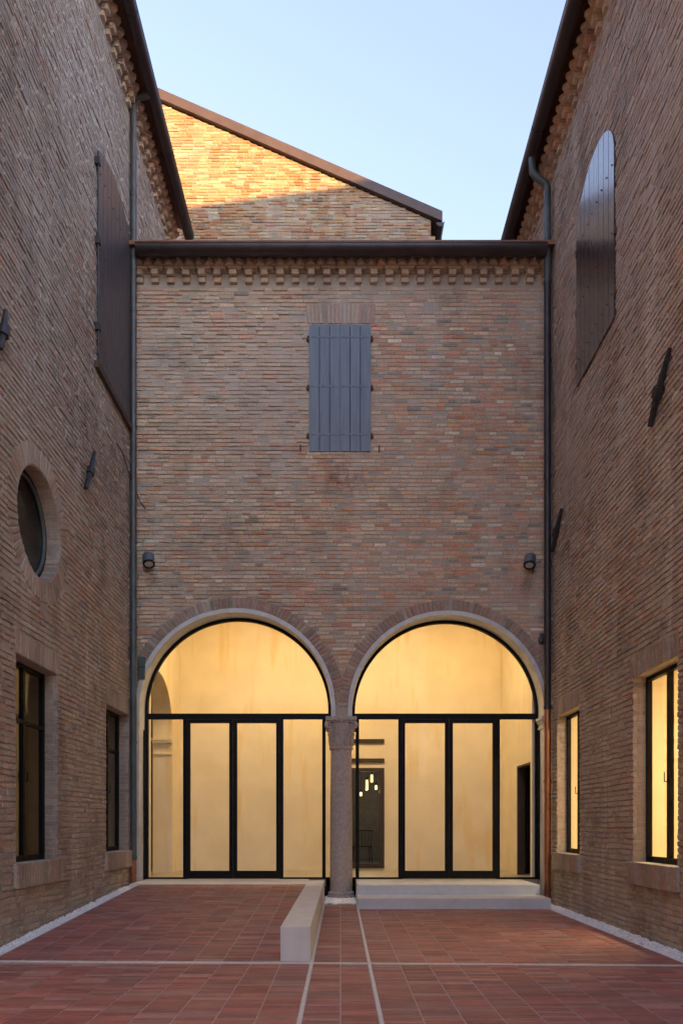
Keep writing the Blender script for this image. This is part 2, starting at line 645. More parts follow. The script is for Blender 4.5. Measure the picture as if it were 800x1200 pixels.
def lay_bricks(plane, u0, u1, z0, z1, holes, tintf, r, nmin=0.004, nmax=0.017):
    """list of (u, z, length, height, proud, tint, tilt)"""
    out = []
    i = 0
    z = z0
    while z + BH < z1:
        zc = z + BH / 2
        hs = []
        for h in holes:
            hs += h(zc)
        u = u0 - r.uniform(0.0, 0.25)
        while u < u1:
            L = r.choice((0.245, 0.25, 0.24, 0.235, 0.12, 0.125, 0.13, 0.19)) * r.uniform(0.94, 1.05)
            for a, b in subtract(max(u, u0), min(u + L, u1), hs):
                if b - a > 0.03:
                    uc = (a + b) / 2
                    hh = BH * r.uniform(0.82, 1.06)
                    low = noise.noise(Vector((uc * 1.1, zc * 1.1, 17.0)))
                    nx = nmax if not callable(nmax) else nmax(uc)
                    nn = r.uniform(nmin, nx) + 0.006 * low
                    if r.random() < 0.03:
                        nn = -0.004
                    out.append((uc, zc + wave(uc, zc) + r.uniform(-0.002, 0.002), b - a, hh, max(-0.004, nn),
                                tintf(uc, zc, r), r.uniform(-0.008, 0.008)))
            u += L + JOINT * r.uniform(0.7, 1.5)
        z += COURSE
        i += 1
    return out


def brick_geo(mb, M, tint, r, ins=0.10, insz=0.13):
    """worn brick: base ring, shoulder ring, front; unit box -0.5..0.5 along x,y and 0..1 out z (M carries size)"""
    j = lambda a: r.uniform(-a, a)
    base = [(-.5, -.5, -0.5), (.5, -.5, -0.5), (.5, .5, -0.5), (-.5, .5, -0.5)]
    sh = [(x + j(.006), y + j(.04), 0.74 + j(.06)) for x, y, _ in base]
    fx, fy = 0.5 - 0.018, 0.5 - 0.085
    fr = [(sx * fx + j(.010), sy * fy + j(.05), 1.0 + j(.06)) for sx, sy in ((-1, -1), (1, -1), (1, 1), (-1, 1))]
    vs_ = [M @ Vector(v) for v in base + sh + fr]
    fs = [(8, 9, 10, 11)]
    for q in range(4):
        w = (q + 1) % 4
        fs.append((q, w, w + 4, q + 4))
        fs.append((q + 4, w + 4, w + 8, q + 8))
    mb.add(vs_, fs, tint)


VARIANTS = {}


def brick_variant(material, tint_key, tint, r, front_n):
    key = (material.name, tint_key, front_n)
    if key not in VARIANTS:
        mb = MB()
        brick_geo(mb, Matrix.Identity(4), tint, r)
        VARIANTS[key] = mb.mesh('brick', material)
    return VARIANTS[key]


OUTN = 0.034       # depth scale of the unit brick


def brick_matrix(plane, b):
    u, z, L, hh, nn, t, tl = b
    return plane.mtx(u, z, nn - OUTN, L, hh, OUTN + 0.0, tl)


def put_bricks(plane, bricks, parent, material, r, limit=300, name='brick'):
    """the pieces that show largest as objects of their own, the rest joined"""
    sc = []
    for k, (u, z, L, hh, nn, t, tl) in enumerate(bricks):
        cs = [proj(plane.p(u + a * L / 2, z + b * hh / 2, nn)) for a, b in ((-1, -1), (1, -1), (1, 1), (-1, 1))]
        if any(c is None for c in cs):
            sc.append((0, k))
            continue
        inn = all(0 <= c[0] <= 800 and 0 <= c[1] <= 1200 for c in cs)
        A = abs(sum(cs[i][0] * cs[(i + 1) % 4][1] - cs[(i + 1) % 4][0] * cs[i][1] for i in range(4))) / 2
        sc.append((A if inn else 0, k))
    sc.sort(reverse=True)
    top = set(k for a, k in sc[:limit] if a > 0)
    rest = MB()
    for k, b in enumerate(bricks):
        M = brick_matrix(plane, b)
        if k in top:
            t = b[5]
            key = (round(t[0] * 14), round(t[1] * 16), round(t[2] * 16), k % 3)
            place(name, brick_variant(material, key, t, r, 0), parent, M)
        else:
            brick_geo(rest, M, b[5], r)
    if rest.v:
        rest.build('brickwork', material, parent, kind='stuff')


def radial_bricks(plane, cu, cz, ri, ro, a0, a1, count, parent, material, r, pal, name, n0=0.012, rz=None):
    """a ring of bricks on edge"""
    for i in range(count):
        a = R(a0 + (a1 - a0) * (i + 0.5) / count)
        rr = (ri + ro) / 2
        w = rr * abs(R(a1 - a0)) / count * 0.82
        t = jit(soft(pick_tint(pal, r.random()), (0.30, 0.225, 0.185), 0.55), r)
        key = (round(t[0] * 14), round(t[1] * 16), round(t[2] * 16), i % 3)
        u, z = cu + rr * math.cos(a), cz + rr * math.sin(a)
        M = plane.mtx(u, z, n0 + r.uniform(-0.004, 0.005) - OUTN, (ro - ri) * r.uniform(0.94, 1.0), w, OUTN, a + r.uniform(-0.02, 0.02))
        place(name, brick_variant(material, key, t, r, 0), parent, M)


def soldier_bricks(plane, u0, u1, z0, z1, parent, material, r, pal, name, n0=0.012, outn=OUTN, fan=0.0):
    cnt = max(2, round((u1 - u0) / 0.069))
    p = (u1 - u0) / cnt
    for i in range(cnt):
        u = u0 + (i + 0.5) * p
        t = jit(soft(pick_tint(pal, r.random()), (0.28, 0.21, 0.175), 0.6), r)
        if plane is FR:
            t = tuple(1.35 * q for q in t)
        key = (round(t[0] * 14), round(t[1] * 16), round(t[2] * 16), i % 3)
        tl = math.pi / 2 - fan * ((i + 0.5) / cnt - 0.5) * 2
        M = plane.mtx(u + (fan * ((i + 0.5) / cnt - 0.5) * 2) * 0.0, (z0 + z1) / 2 + r.uniform(-.004, .004), n0 - outn + r.uniform(-0.003, 0.004),
                      (z1 - z0) * r.uniform(0.95, 1.0), p * 0.84, outn, tl)
        place(name, brick_variant(material, key, t, r, 0), parent, M)


def box_on(mb, plane, u0, u1, z0, z1, n0, n1, tint=None):
    ps = [plane.p(u, z, n) for n in (n0, n1) for z in (z0, z1) for u in (u0, u1)]
    fs = [(0, 2, 3, 1), (4, 5, 7, 6), (0, 1, 5, 4), (2, 6, 7, 3), (0, 4, 6, 2), (1, 3, 7, 5)]
    if plane.flip():
        fs = [tuple(reversed(f)) for f in fs]
    mb.add(ps, fs, tint)
    return mb


# cornice of stacked dentils, a saw-tooth row and a top course
CORN = {}


def unit_block(tint, k, r):
    key = (round(tint[0] * 14), round(tint[1] * 16), k)
    if key not in CORN:
        mb = MB()
        j = lambda a: r.uniform(-a, a)
        c = 0.06
        v = []
        for z in (0, 1):
            for y in (-.5, .5):
                for x in (-.5, .5):
                    v.append((x * (1 - (c if z else 0)) + j(.02), y * (1 - (c if z else 0)) + j(.03), z + (j(.05) if z else 0)))
        mb.add(v, [(0, 2, 3, 1), (4, 5, 7, 6), (0, 1, 5, 4), (2, 6, 7, 3), (0, 4, 6, 2), (1, 3, 7, 5)], tint)
        CORN[key] = mb.mesh('cornice_brick', M_BRICK)
    return CORN[key]


def cornice(plane, ua, ub, zb, parent, r, u_first=None):
    part = MB()
    box_on(part, plane, ua, ub, zb + 0.18, zb + 0.358, -0.3, 0.03)
    box_on(part, plane, ua, ub, zb + 0.365, zb + 0.41, -0.1, 0.13)
    co = part.build('cornice', M_MORTAR, parent)
    pal = PAL_BEIGE
    k = 0

    def blk(u, z0, z1, L, n1, n0=-0.02, name='cornice_brick'):
        nonlocal k
        t = tuple(1.3 * q for q in jit(soft(pick_tint(pal, r.random()), (0.43, 0.30, 0.215), 0.5), r))
        k += 1
        M = plane.mtx(u, (z0 + z1) / 2, n0, L, z1 - z0, n1 - n0 + r.uniform(-.004, .004), r.uniform(-.01, .01))
        place(name, unit_block(t, k % 3, r), co, M)

    u = ua + 0.10
    while u < ub - 0.05:
        w = r.uniform(0.115, 0.13)
        blk(u, zb, zb + 0.083, w, 0.062, name='dentil')
        blk(u + r.uniform(-.004, .004), zb + 0.092, zb + 0.185, w, 0.125, name='dentil')
        u += 0.268
    u = ua + 0.13
    while u < ub:
        L = min(0.255, 2 * (ub - u) + 0.25)
        blk(u, zb + 0.190, zb + 0.236, 0.255, 0.124)
        blk(u + 0.1, zb + 0.318, zb + 0.362, 0.255, 0.11)
        u += 0.268
    # saw-tooth bricks, laid at 45 degrees in plan
    u = ua + 0.09
    al, outv = plane.axes()
    while u < ub - 0.06:
        t = tuple(1.45 * q for q in jit(soft(pick_tint(pal, r.random()), (0.44, 0.31, 0.22), 0.5), r))
        k += 1
        s = 0.1215
        hh = 0.072
        c = plane.p(u, zb + 0.241, 0.132)
        a = (al + outv).normalized() * s
        b = (outv - al).normalized() * s
        if plane.flip():
            a, b = b, a
        M = Matrix.Identity(4)
        up = Vector((0, 0, hh))
        for i in range(3):
            M[i][0], M[i][1], M[i][2] = a[i], b[i], up[i]
        if M.to_3x3().determinant() < 0:
            for i in range(3):
                M[i][0], M[i][1] = M[i][1], M[i][0]
        M.translation = c
        place('sawtooth_brick', unit_block(t, k % 3, r), co, M)
        u += 0.1735
    return co


def gutter(plane, ua, ub, zc, nc, r, parent, material=None):
    """half-round gutter with a rolled bead, brackets and end caps"""
    prof = []
    for i in range(15):
        a = R(180 + 180 * i / 14)
        prof.append((nc + r * math.cos(a), zc + r * math.sin(a)))
    inner = [(nc + (r - 0.006) * math.cos(R(360 - 180 * i / 14)), zc + (r - 0.006) * math.sin(R(360 - 180 * i / 14))) for i in range(15)]
    pf = prof + [(nc + r + 0.006, zc + 0.004), (nc + r + 0.004, zc + 0.022), (nc + r - 0.008, zc + 0.022)] + inner + [(nc - r, zc + 0.03)]
    mb = MB()
    n = len(pf)
    vs_ = [plane.p(u, z, nn) for u in (ua, ub) for nn, z in pf]
    fs = [(i, (i + 1) % n, (i + 1) % n + n, i + n) for i in range(n)]
    if plane.flip():
        fs = [tuple(reversed(f)) for f in fs]
    mb.add(vs_, fs)
    for u in (ua, ub):      # end caps
        c = [plane.p(u, z, nn) for nn, z in prof]
        mb.add(c, [tuple(range(len(c)))])
    g = mb.build('gutter', material or M_GUTTER, parent, smooth=True)
    br = MB()
    u = ua + 0.45
    while u < ub:
        pts = [plane.p(u, zc + (r + .005) * math.sin(R(180 + 180 * i / 8)), nc + (r + .005) * math.cos(R(180 + 180 * i / 8))) for i in range(9)]
        b2 = MB()
        b2.tube(pts, 0.006, 5)
        br.add(b2.v, b2.f)
        u += 2.4
    br.build('gutter_strap', material or M_GUTTER, g)
    return g


# ------------------------------------------------------------------ the ground
gm = MB()
gm.add([(-300, -300, -0.2), (300, -300, -0.2), (300, 600, -0.2), (-300, 600, -0.2)], [(0, 1, 2, 3)])
gm.build('ground', M_GROUND, kind='structure')

RZ, RY0, RY1 = 0.314, 6.93, 12.2      # ramp: height, foot, head


def ramp_z(y):
    return 0 if y < RY0 else RZ * min(1, (y - RY0) / (RY1 - RY0))


pb = MB()
pb.box(-3.24, 3.15, -8.0, 12.06, -0.18, -0.004)
pave = pb.build('courtyard_pavement', M_JOINT, kind='structure')
rb = MB()
y0, y1 = RY0, RY1
pr = [(-3.26, y0, -0.18), (-0.55, y0, -0.18), (-0.55, y1, -0.18), (-3.26, y1, -0.18),
      (-3.26, y0, -0.0035), (-0.55, y0, -0.0035), (-0.55, y1, RZ - 0.004), (-3.26, y1, RZ - 0.004)]
rb.add(pr, [(0, 3, 2, 1), (4, 5, 6, 7), (0, 1, 5, 4), (2, 3, 7, 6), (0, 4, 7, 3), (1, 2, 6, 5)])
rampo = rb.build('ramp', M_JOINT, kind='structure')

PAV = [(0.30, (0.225, 0.092, 0.080)), (0.22, (0.195, 0.082, 0.072)), (0.18, (0.25, 0.10, 0.082)), (0.15, (0.18, 0.096, 0.09)), (0.15, (0.24, 0.14, 0.125))]
PV = {}


def paver_mesh(t, k):
    key = (round(t[0] * 40), round(t[1] * 60), k)
    if key not in PV:
        mb = MB()
        j = lambda a: rng.uniform(-a, a)
        b = [(-.5, -.5, -3.0), (.5, -.5, -3.0), (.5, .5, -3.0), (-.5, .5, -3.0)]
        s_ = [(x, y, -0.35) for x, y, _ in b]
        f = [(x * 0.988 + j(.003), y * 0.94 + j(.02), j(.25)) for x, y, _ in b]
        fs = [(8, 9, 10, 11)]
        for q in range(4):
            w = (q + 1) % 4
            fs += [(q, w, w + 4, q + 4), (q + 4, w + 4, w + 8, q + 8)]
        mb.add(b + s_ + f, fs, t)
        PV[key] = mb.mesh('paver', M_PAVER)
    return PV[key]


def lay_pavers(x0, x1, ncol, ya, yb, slope):
    res = []
    w = (x1 - x0) / ncol
    for c in range(ncol):
        y = ya + rng.uniform(0, 0.02)
        last = None
        while y + 0.05 < yb:
            L = 0.0665
            L = min(L, yb - y)
            t = pick_tint(PAV, rng.random()) if (last is None or rng.random() < 0.92) else last
            last = t
            tt = tuple(PAV_GAIN / 1.15 * q * g for q, g in zip(jit(t, rng, 0.24), (1.20, 1.18, 1.26)))
            res.append((x0 + (c + .5) * w, y + L / 2, w - 0.011, L - rng.choice((0.003, 0.004, 0.005, 0.006, 0.010)), tt))
            y += L
    return res


STRIP_W = 0.026
cross_y = lambda x: 6.885 - 0.037 * x
flat = []
flat += lay_pavers(-3.235, -0.282, 11, 1.2, 6.86, False)
flat += lay_pavers(-0.250, 0.247, 2, 1.2, 12.03, False)
flat += lay_pavers(0.277, 3.145, 11, 1.2, 11.43, False)
inc = lay_pavers(-3.245, -0.562, 10, RY0 + 0.07, RY1 - 0.01, True)
flat.sort(key=lambda a: (a[1] < 4.95, a[1]))       # those in view first, nearest first
ang = math.atan2(RZ, RY1 - RY0)


def paver_set(lst, parent, slope, limit):
    rest = MB()
    for k, (x, y, w, L, t) in enumerate(lst):
        z = ramp_z(y) if slope else 0.0
        h = 0.004
        M = Matrix.Translation((x, y, z + rng.uniform(-.0012, .0012))) @ Matrix.Rotation((ang if slope else 0) + rng.uniform(-.006, .006), 4, 'X') \
            @ Matrix.Diagonal((w, L, h, 1))
        me = paver_mesh(t, k % 3)
        if k < limit:
            place('paver', me, parent, M)
        else:
            rest.add([M @ v.co for v in me.vertices], [tuple(p.vertices) for p in me.polygons], t)
    rest.build('paving_bricks', M_PAVER, parent, kind='stuff')


paver_set(flat, pave, False, 300)
inc.sort(key=lambda a: a[1])
paver_set(inc, rampo, True, 300)

# pale stone strips let into the paving
for x0, x1 in ((-0.279, -0.252), (0.249, 0.275)):
    m = MB()
    m.box(x0, x1, 1.2, 12.03 if x0 > 0 else 12.03, -0.03, 0.0035)
    m.build('stone_strip', M_STRIP, pave)
m = MB()
xs = [-3.235, 3.145]
v = []
for x in xs:
    for dy in (-0.024, 0.024):
        for z in (-0.03, 0.0065):
            v.append((x, cross_y(x) + dy, z))
m.add(v, [(1, 5, 7, 3), (0, 2, 6, 4), (0, 1, 3, 2), (4, 6, 7, 5), (0, 4, 5, 1), (2, 3, 7, 6)])
m.build('stone_strip', M_STRIP, pave)


# gravel margins
def pebble_strip(name, x0f, x1f, ya, yb, zf, n, label):
    mb = MB()
    k = (1 + 5 ** 0.5) / 2
    ico = [Vector(v).normalized() for v in ((-1, k, 0), (1, k, 0), (-1, -k, 0), (1, -k, 0), (0, -1, k), (0, 1, k), (0, -1, -k), (0, 1, -k), (k, 0, -1), (k, 0, 1), (-k, 0, -1), (-k, 0, 1))]
    fc = [(0, 11, 5), (0, 5, 1), (0, 1, 7), (0, 7, 10), (0, 10, 11), (1, 5, 9), (5, 11, 4), (11, 10, 2), (10, 7, 6), (7, 1, 8), (3, 9, 4), (3, 4, 2), (3, 2, 6), (3, 6, 8), (3, 8, 9), (4, 9, 5), (2, 4, 11), (6, 2, 10), (8, 6, 7), (9, 8, 1)]
    for _ in range(n):
        y = rng.uniform(ya, yb)
        x = rng.uniform(x0f(y), x1f(y))
        s = rng.uniform(0.009, 0.022)
        z = zf(y) + rng.uniform(0.0, 0.016)
        sx, sy, sz = s * rng.uniform(.8, 1.4), s * rng.uniform(.8, 1.4), s * rng.uniform(.5, .9)
        a = rng.uniform(0, 6.28)
        ca, sa = math.cos(a), math.sin(a)
        vs_ = []
        for q in ico:
            e = 1 + rng.uniform(-.18, .18)
            px, py = q.x * sx * e, q.y * sy * e
            vs_.append((x + px * ca - py * sa, y + px * sa + py * ca, z + q.z * sz * e))
        mb.add(vs_, fc)
    o = mb.build(name, M_GRAVEL, kind='stuff', label=label, cat='gravel')
    return o


def bed(x0f, x1f, ya, yb, zf, parent):
    b = MB()
    n = 12
    for i in range(n + 1):
        y = ya + (yb - ya) * i / n
        b.v += [(x0f(y), y, zf(y)), (x1f(y), y, zf(y))]
    b.f += [(2 * i, 2 * i + 1, 2 * i + 3, 2 * i + 2) for i in range(n)]
    return b.build('gravel_bed', M_GBED, parent)


lx = lambda y: -3.572
lx1 = lambda y: -3.27
gz = lambda y: max(0, ramp_z(y)) - 0.080
g1 = pebble_strip('gravel', lambda y: -3.555, lambda y: -3.275, 5.0, 12.85, gz, 5200, 'white pebble margin between the sloping ramp and the brick wall')
bed(lx, lx1, -8, 12.95, lambda y: gz(y) - 0.006, g1)
g2 = pebble_strip('gravel', lambda y: 3.165, lambda y: 3.585, 5.0, 12.9, lambda y: -0.080, 6000, 'white pebble margin beside the stone steps along the brick wall')
bed(lambda y: 3.152, lambda y: 3.602, -8, 12.95, lambda y: -0.088, g2)
g3 = pebble_strip('gravel', lambda y: -0.265, lambda y: 0.250, 12.07, 13.3, lambda y: 0.004, 1500, 'small bed of white pebbles round the column base')
bed(lambda y: -0.278, lambda y: 0.262, 12.05, 13.45, lambda y: -0.003, g3)


# bevelled block
def block(name, x0, x1, y0, y1, z0, z1, material, parent=None, bev=0.006, **tags):
    m = MB()
    b = bev
    lv = [(z0, 0), (z1 - b, 0), (z1, b)]
    for z, i in lv:
        m.v += [(x0 + i, y0 + i, z), (x1 - i, y0 + i, z), (x1 - i, y1 - i, z), (x0 + i, y1 - i, z)]
    m.f += [(0, 3, 2, 1), (8, 9, 10, 11)]
    for k in (0, 4):
        for q in range(4):
            w = (q + 1) % 4
            m.f.append((k + q, k + w, k + w + 4, k + q + 4))
    return m.build(name, material, parent, **tags)


lw = block('low_wall', -0.560, -0.281, 7.02, 13.02, -0.04, 0.321, M_STONE, bev=0.004,
           label='low smooth grey stone wall edging the brick ramp', cat='wall')
th = block('door_threshold', -3.42, -0.563, 12.205, 13.33, -0.02, 0.318, M_STONE, label='pale stone threshold slab at the top of the ramp', cat='threshold')
stp = thing('stone_steps', 'two broad grey stone steps up to the arched glass doors', 'steps', (1.7, 12.2, 0))
block('step', 0.262, 3.19, 11.44, 13.05, -0.16, 0.157, M_STONE, stp)
block('step', 0.268, 3.19, 12.08, 13.33, 0.1575, 0.314, M_STONE, stp)

# ------------------------------------------------------------------ the arched building
AL, AR = (-1.812, 3.29), (1.846, 3.25)        # arch centres
RO, RI = 1.72, 1.648
SPR = 3.14
arch = thing('brick_building', 'low brick wing with two tall glazed arches on a marble column', 'building', (0, 13.2, 0))


def circ_hole(c, r_, zmin):
    def f(z):
        if z < zmin:
            return [(c[0] - r_, c[0] + r_)]
        if z < c[1]:
            return [(c[0] - r_, c[0] + r_)]
        d = r_ * r_ - (z - c[1]) ** 2
        return [(c[0] - math.sqrt(d), c[0] + math.sqrt(d))] if d > 0 else []
    return f


def rect_hole(a, b, z0, z1):
    return lambda z: [(a, b)] if z0 < z < z1 else []


ring_w = 0.185
outer = [(-3.565, -0.05), (AL[0] - RO, -0.05)] + list(reversed(arc(AL[0], AL[1], RO, 0, 180, 40))) + [(AL[0] + RO, SPR), (AR[0] - RO, SPR)] + \
    list(reversed(arc(AR[0], AR[1], RO, 0, 180, 40))) + [(AR[0] + RO, -0.05), (3.595, -0.05), (3.595, 11.05), (-3.56, 11.05)]
SHX0, SHX1, SHZ0, SHZ1 = -0.544, 0.518, 7.70, 9.90
wallA = slab(FR, outer, [], -0.34, 0.0).build('wall', M_MORTAR, arch)
fb = lay_bricks(FR, -3.555, 3.59, 0.0, 10.61, [circ_hole(AL, RO + ring_w, 0), circ_hole(AR, RO + ring_w, 0),
                                              rect_hole(SHX0 - 0.005, SHX1 + 0.005, SHZ0, SHZ1), rect_hole(-0.60, 0.60, SHZ1, 10.27)], tint_front, rng, 0.003,
                lambda u: 0.024 - 0.014 * max(0, min(1, (u + 1.0) / 2.0)))
fb = [b for b in fb if not (b[1] < SPR and abs(b[0]) < 0.3)]
put_bricks(FR, fb, wallA, M_BRICK, rng, 300)
radial_bricks(FR, AL[0], AL[1], RO + 0.004, RO + ring_w, 2, 178, 76, wallA, M_BRICK, rng, PAL_RED, 'voussoir')
radial_bricks(FR, AR[0], AR[1], RO + 0.004, RO + ring_w, 2, 178, 76, wallA, M_BRICK, rng, PAL_RED, 'voussoir')
soldier_bricks(FR, -0.59, 0.59, SHZ1 + 0.012, 10.262, wallA, M_BRICK, rng, PAL_RED, 'lintel_brick', fan=0.12)

for c in (AL, AR):
    prof = list(arc(c[0], c[1], RO, 0, 180, 48)) + [(c[0] - RO, SPR + 0.005), (c[0] - RI, SPR + 0.005)] + list(reversed(arc(c[0], c[1], RI, 0, 180, 48))) + \
        [(c[0] + RI, SPR + 0.005), (c[0] + RO, SPR + 0.005)]
    slab(FR, prof, [], -0.36, 0.030).build('arch_trim', M_TRIM, arch, smooth=True)
# jamb stones and their moulded imposts against the side walls
for s, c in ((-1, AL), (1, AR)):
    xa, xb = sorted((c[0] + s * RI, c[0] + s * RO))
    m = MB()
    box_on(m, FR, xa + 0.004, xb - 0.004, -0.16, 2.95, -0.345, 0.024)
    jm = m.build('jamb', M_TRIM, arch)
    m = MB()
    box_on(m, FR, xa - 0.015, xb, 2.95, 2.985, -0.345, 0.040)
    box_on(m, FR, xa - 0.004, xb, 2.985, 3.05, -0.345, 0.032)
    box_on(m, FR, xa - 0.03, xb, 3.05, 3.095, -0.345, 0.055)
    box_on(m, FR, xa - 0.05, xb, 3.095, 3.143, -0.345, 0.070)
    m.build('impost', M_TRIM, jm)

# the column
colm = MB()
ccx, ccy = 0.01, 13.17
T = Matrix.Translation((ccx, ccy, 0))
sh = []
for i in range(13):
    t = i / 12
    r_ = 0.196 - 0.016 * t + 0.006 * math.sin(math.pi * t)
    sh.append((r_, 0.115 + (2.60 - 0.115) * t))
colm.lathe(sh, 40, T)
colo = colm.build('column', M_COLUMN, arch, smooth=True)
m = MB()
m.lathe([(0.245, -0.04), (0.252, 0.02), (0.245, 0.05), (0.222, 0.065), (0.232, 0.085), (0.226, 0.105), (0.205, 0.118), (0.196, 0.125)], 40, T)
m.build('column_base', M_COLUMN, colo, smooth=True)
m = MB()
m.lathe([(0.182, 2.58), (0.205, 2.59), (0.210, 2.61), (0.204, 2.63), (0.186, 2.64), (0.188, 2.66), (0.196, 2.75), (0.208, 2.85), (0.226, 2.93), (0.240, 3.0), (0.235, 3.04)], 40, T)
for k in range(8):        # leaves standing on the bell
    a = R(45 * k + 22.5)
    pts = []
    for q in range(6):
        t = q / 5
        rr = 0.192 + 0.028 * t + 0.03 * max(0, t - 0.65) / 0.35
        zz = 2.66 + 0.24 * t - 0.04 * max(0, t - 0.8) / 0.2
        pts.append((ccx + rr * math.cos(a), ccy + rr * math.sin(a), zz))
    m.tube(pts, [0.030, 0.036, 0.034, 0.028, 0.020, 0.012], 8)
for sx in (-1, 1):
    for sy in (-1, 1):    # corner volutes
        d = Vector((sx, sy, 0)).normalized()
        base = Vector((ccx, ccy, 0))
        pts = []
        for q in range(15):
            a = R(200 - 34 * q)
            rr = 0.066 * (1 - q / 17)
            pts.append(base + d * (0.318 + rr * math.cos(a)) + Vector((0, 0, 2.985 + rr * math.sin(a))))
        m.tube(pts, [0.030] * 10 + [0.026, 0.022, 0.02, 0.018, 0.015], 8)
        stem = [base + d * 0.21 + Vector((0, 0, 2.80)), base + d * 0.232 + Vector((0, 0, 2.90)), base + d * 0.265 + Vector((0, 0, 3.02)), base + d * 0.33 + Vector((0, 0, 3.05))]
        m.tube(stem, [0.02, 0.026, 0.03, 0.024], 8)
m.box(ccx - 0.235, ccx + 0.235, ccy - 0.235, ccy + 0.235, 3.045, 3.075)
m.box(ccx - 0.265, ccx + 0.265, ccy - 0.265, ccy + 0.265, 3.075, 3.138)
for sy in (-1,):
    m.lathe([(0.0, -0.03), (0.035, -0.02), (0.045, 0.0), (0.035, 0.02), (0.0, 0.03)], 12,
            Matrix.Translation((ccx, ccy - 0.262, 3.085)) @ Matrix.Rotation(R(90), 4, 'X'), cap=False)
m.build('capital', M_COLUMN, colo, smooth=True)

# glazing plane
GY = 13.36
GP = Plane('front', GY)
sg = FPX / GY
gX = lambda x: (x - CX) / sg
gZ = lambda y: H + (CY - y) / sg
ZT0, ZT1 = gZ(843.0), gZ(836.5)
ZB = RZ + 0.006


def frame_boxes(mb, lst, n0=-0.03, n1=0.03):
    for u0, u1, z0, z1 in lst:
        box_on(mb, GP, u0, u1, z0, z1, n0, n1)


def pane(u0, u1, z0, z1, parent, material=M_GLASS):
    m_ = MB()
    box_on(m_, GP, u0, u1, z0, z1, -0.006, 0.004)
    return m_.build('pane', material, parent)


def glazed_arch(c, xm, inner_side):
    """xm: photo columns (outer jamb, mullion, door centre, mullion, column-side mullion), left to right"""
    rI, rO = RI - 0.055, RI - 0.003
    u_l, u_r = c[0] - rO, c[0] + rO
    # lunette frame: ring above the transom
    a_low = math.degrees(math.asin((ZT1 - c[1]) / rO)) if ZT1 < c[1] else 0
    outl = [(u_l, ZT0)] + [(c[0] - rO, c[1])] + list(reversed(arc(c[0], c[1], rO, 0, 180, 48)))[1:-1] + [(c[0] + rO, c[1]), (u_r, ZT0)]
    inn = [(c[0] - rI, ZT1), (c[0] + rI, ZT1)] + arc(c[0], c[1], rI, 0, 180, 48)
    fr = slab(GP, outl, [inn], -0.03, 0.035).build('lunette_frame', M_STEEL, arch, smooth=True)
    pn = [(c[0] - rI - .01, ZT1 - .01), (c[0] + rI + .01, ZT1 - .01)] + arc(c[0], c[1], rI + .01, 0, 180, 48)
    slab(GP, pn, [], -0.005, 0.004).build('pane', M_GLASS, fr)
    (o0, o1), (m0, m1), (d0, d1), (n0, n1), (e0, e1) = [tuple(gX(x) for x in p) for p in xm]
    side = MB()
    ub0, ub1 = (o0, o1)
    bars = [(o0, o1, ZB, ZT0 - .001), (m0, m1, ZB, ZT0 - .001), (n0, n1, ZB, ZT0 - .001), (e0, e1, ZB - 0.0, ZT0 - .001)]
    if inner_side > 0:
        lo_fixed = [(o1, m0), (n1, e0)]
        col = (e1, c[0] + rO)
    else:
        lo_fixed = [(e1, m0), (n1, o0)] if False else []
        col = None
    frame_boxes(side, bars)
    return fr, side, (o0, o1, m0, m1, d0, d1, n0, n1, e0, e1)


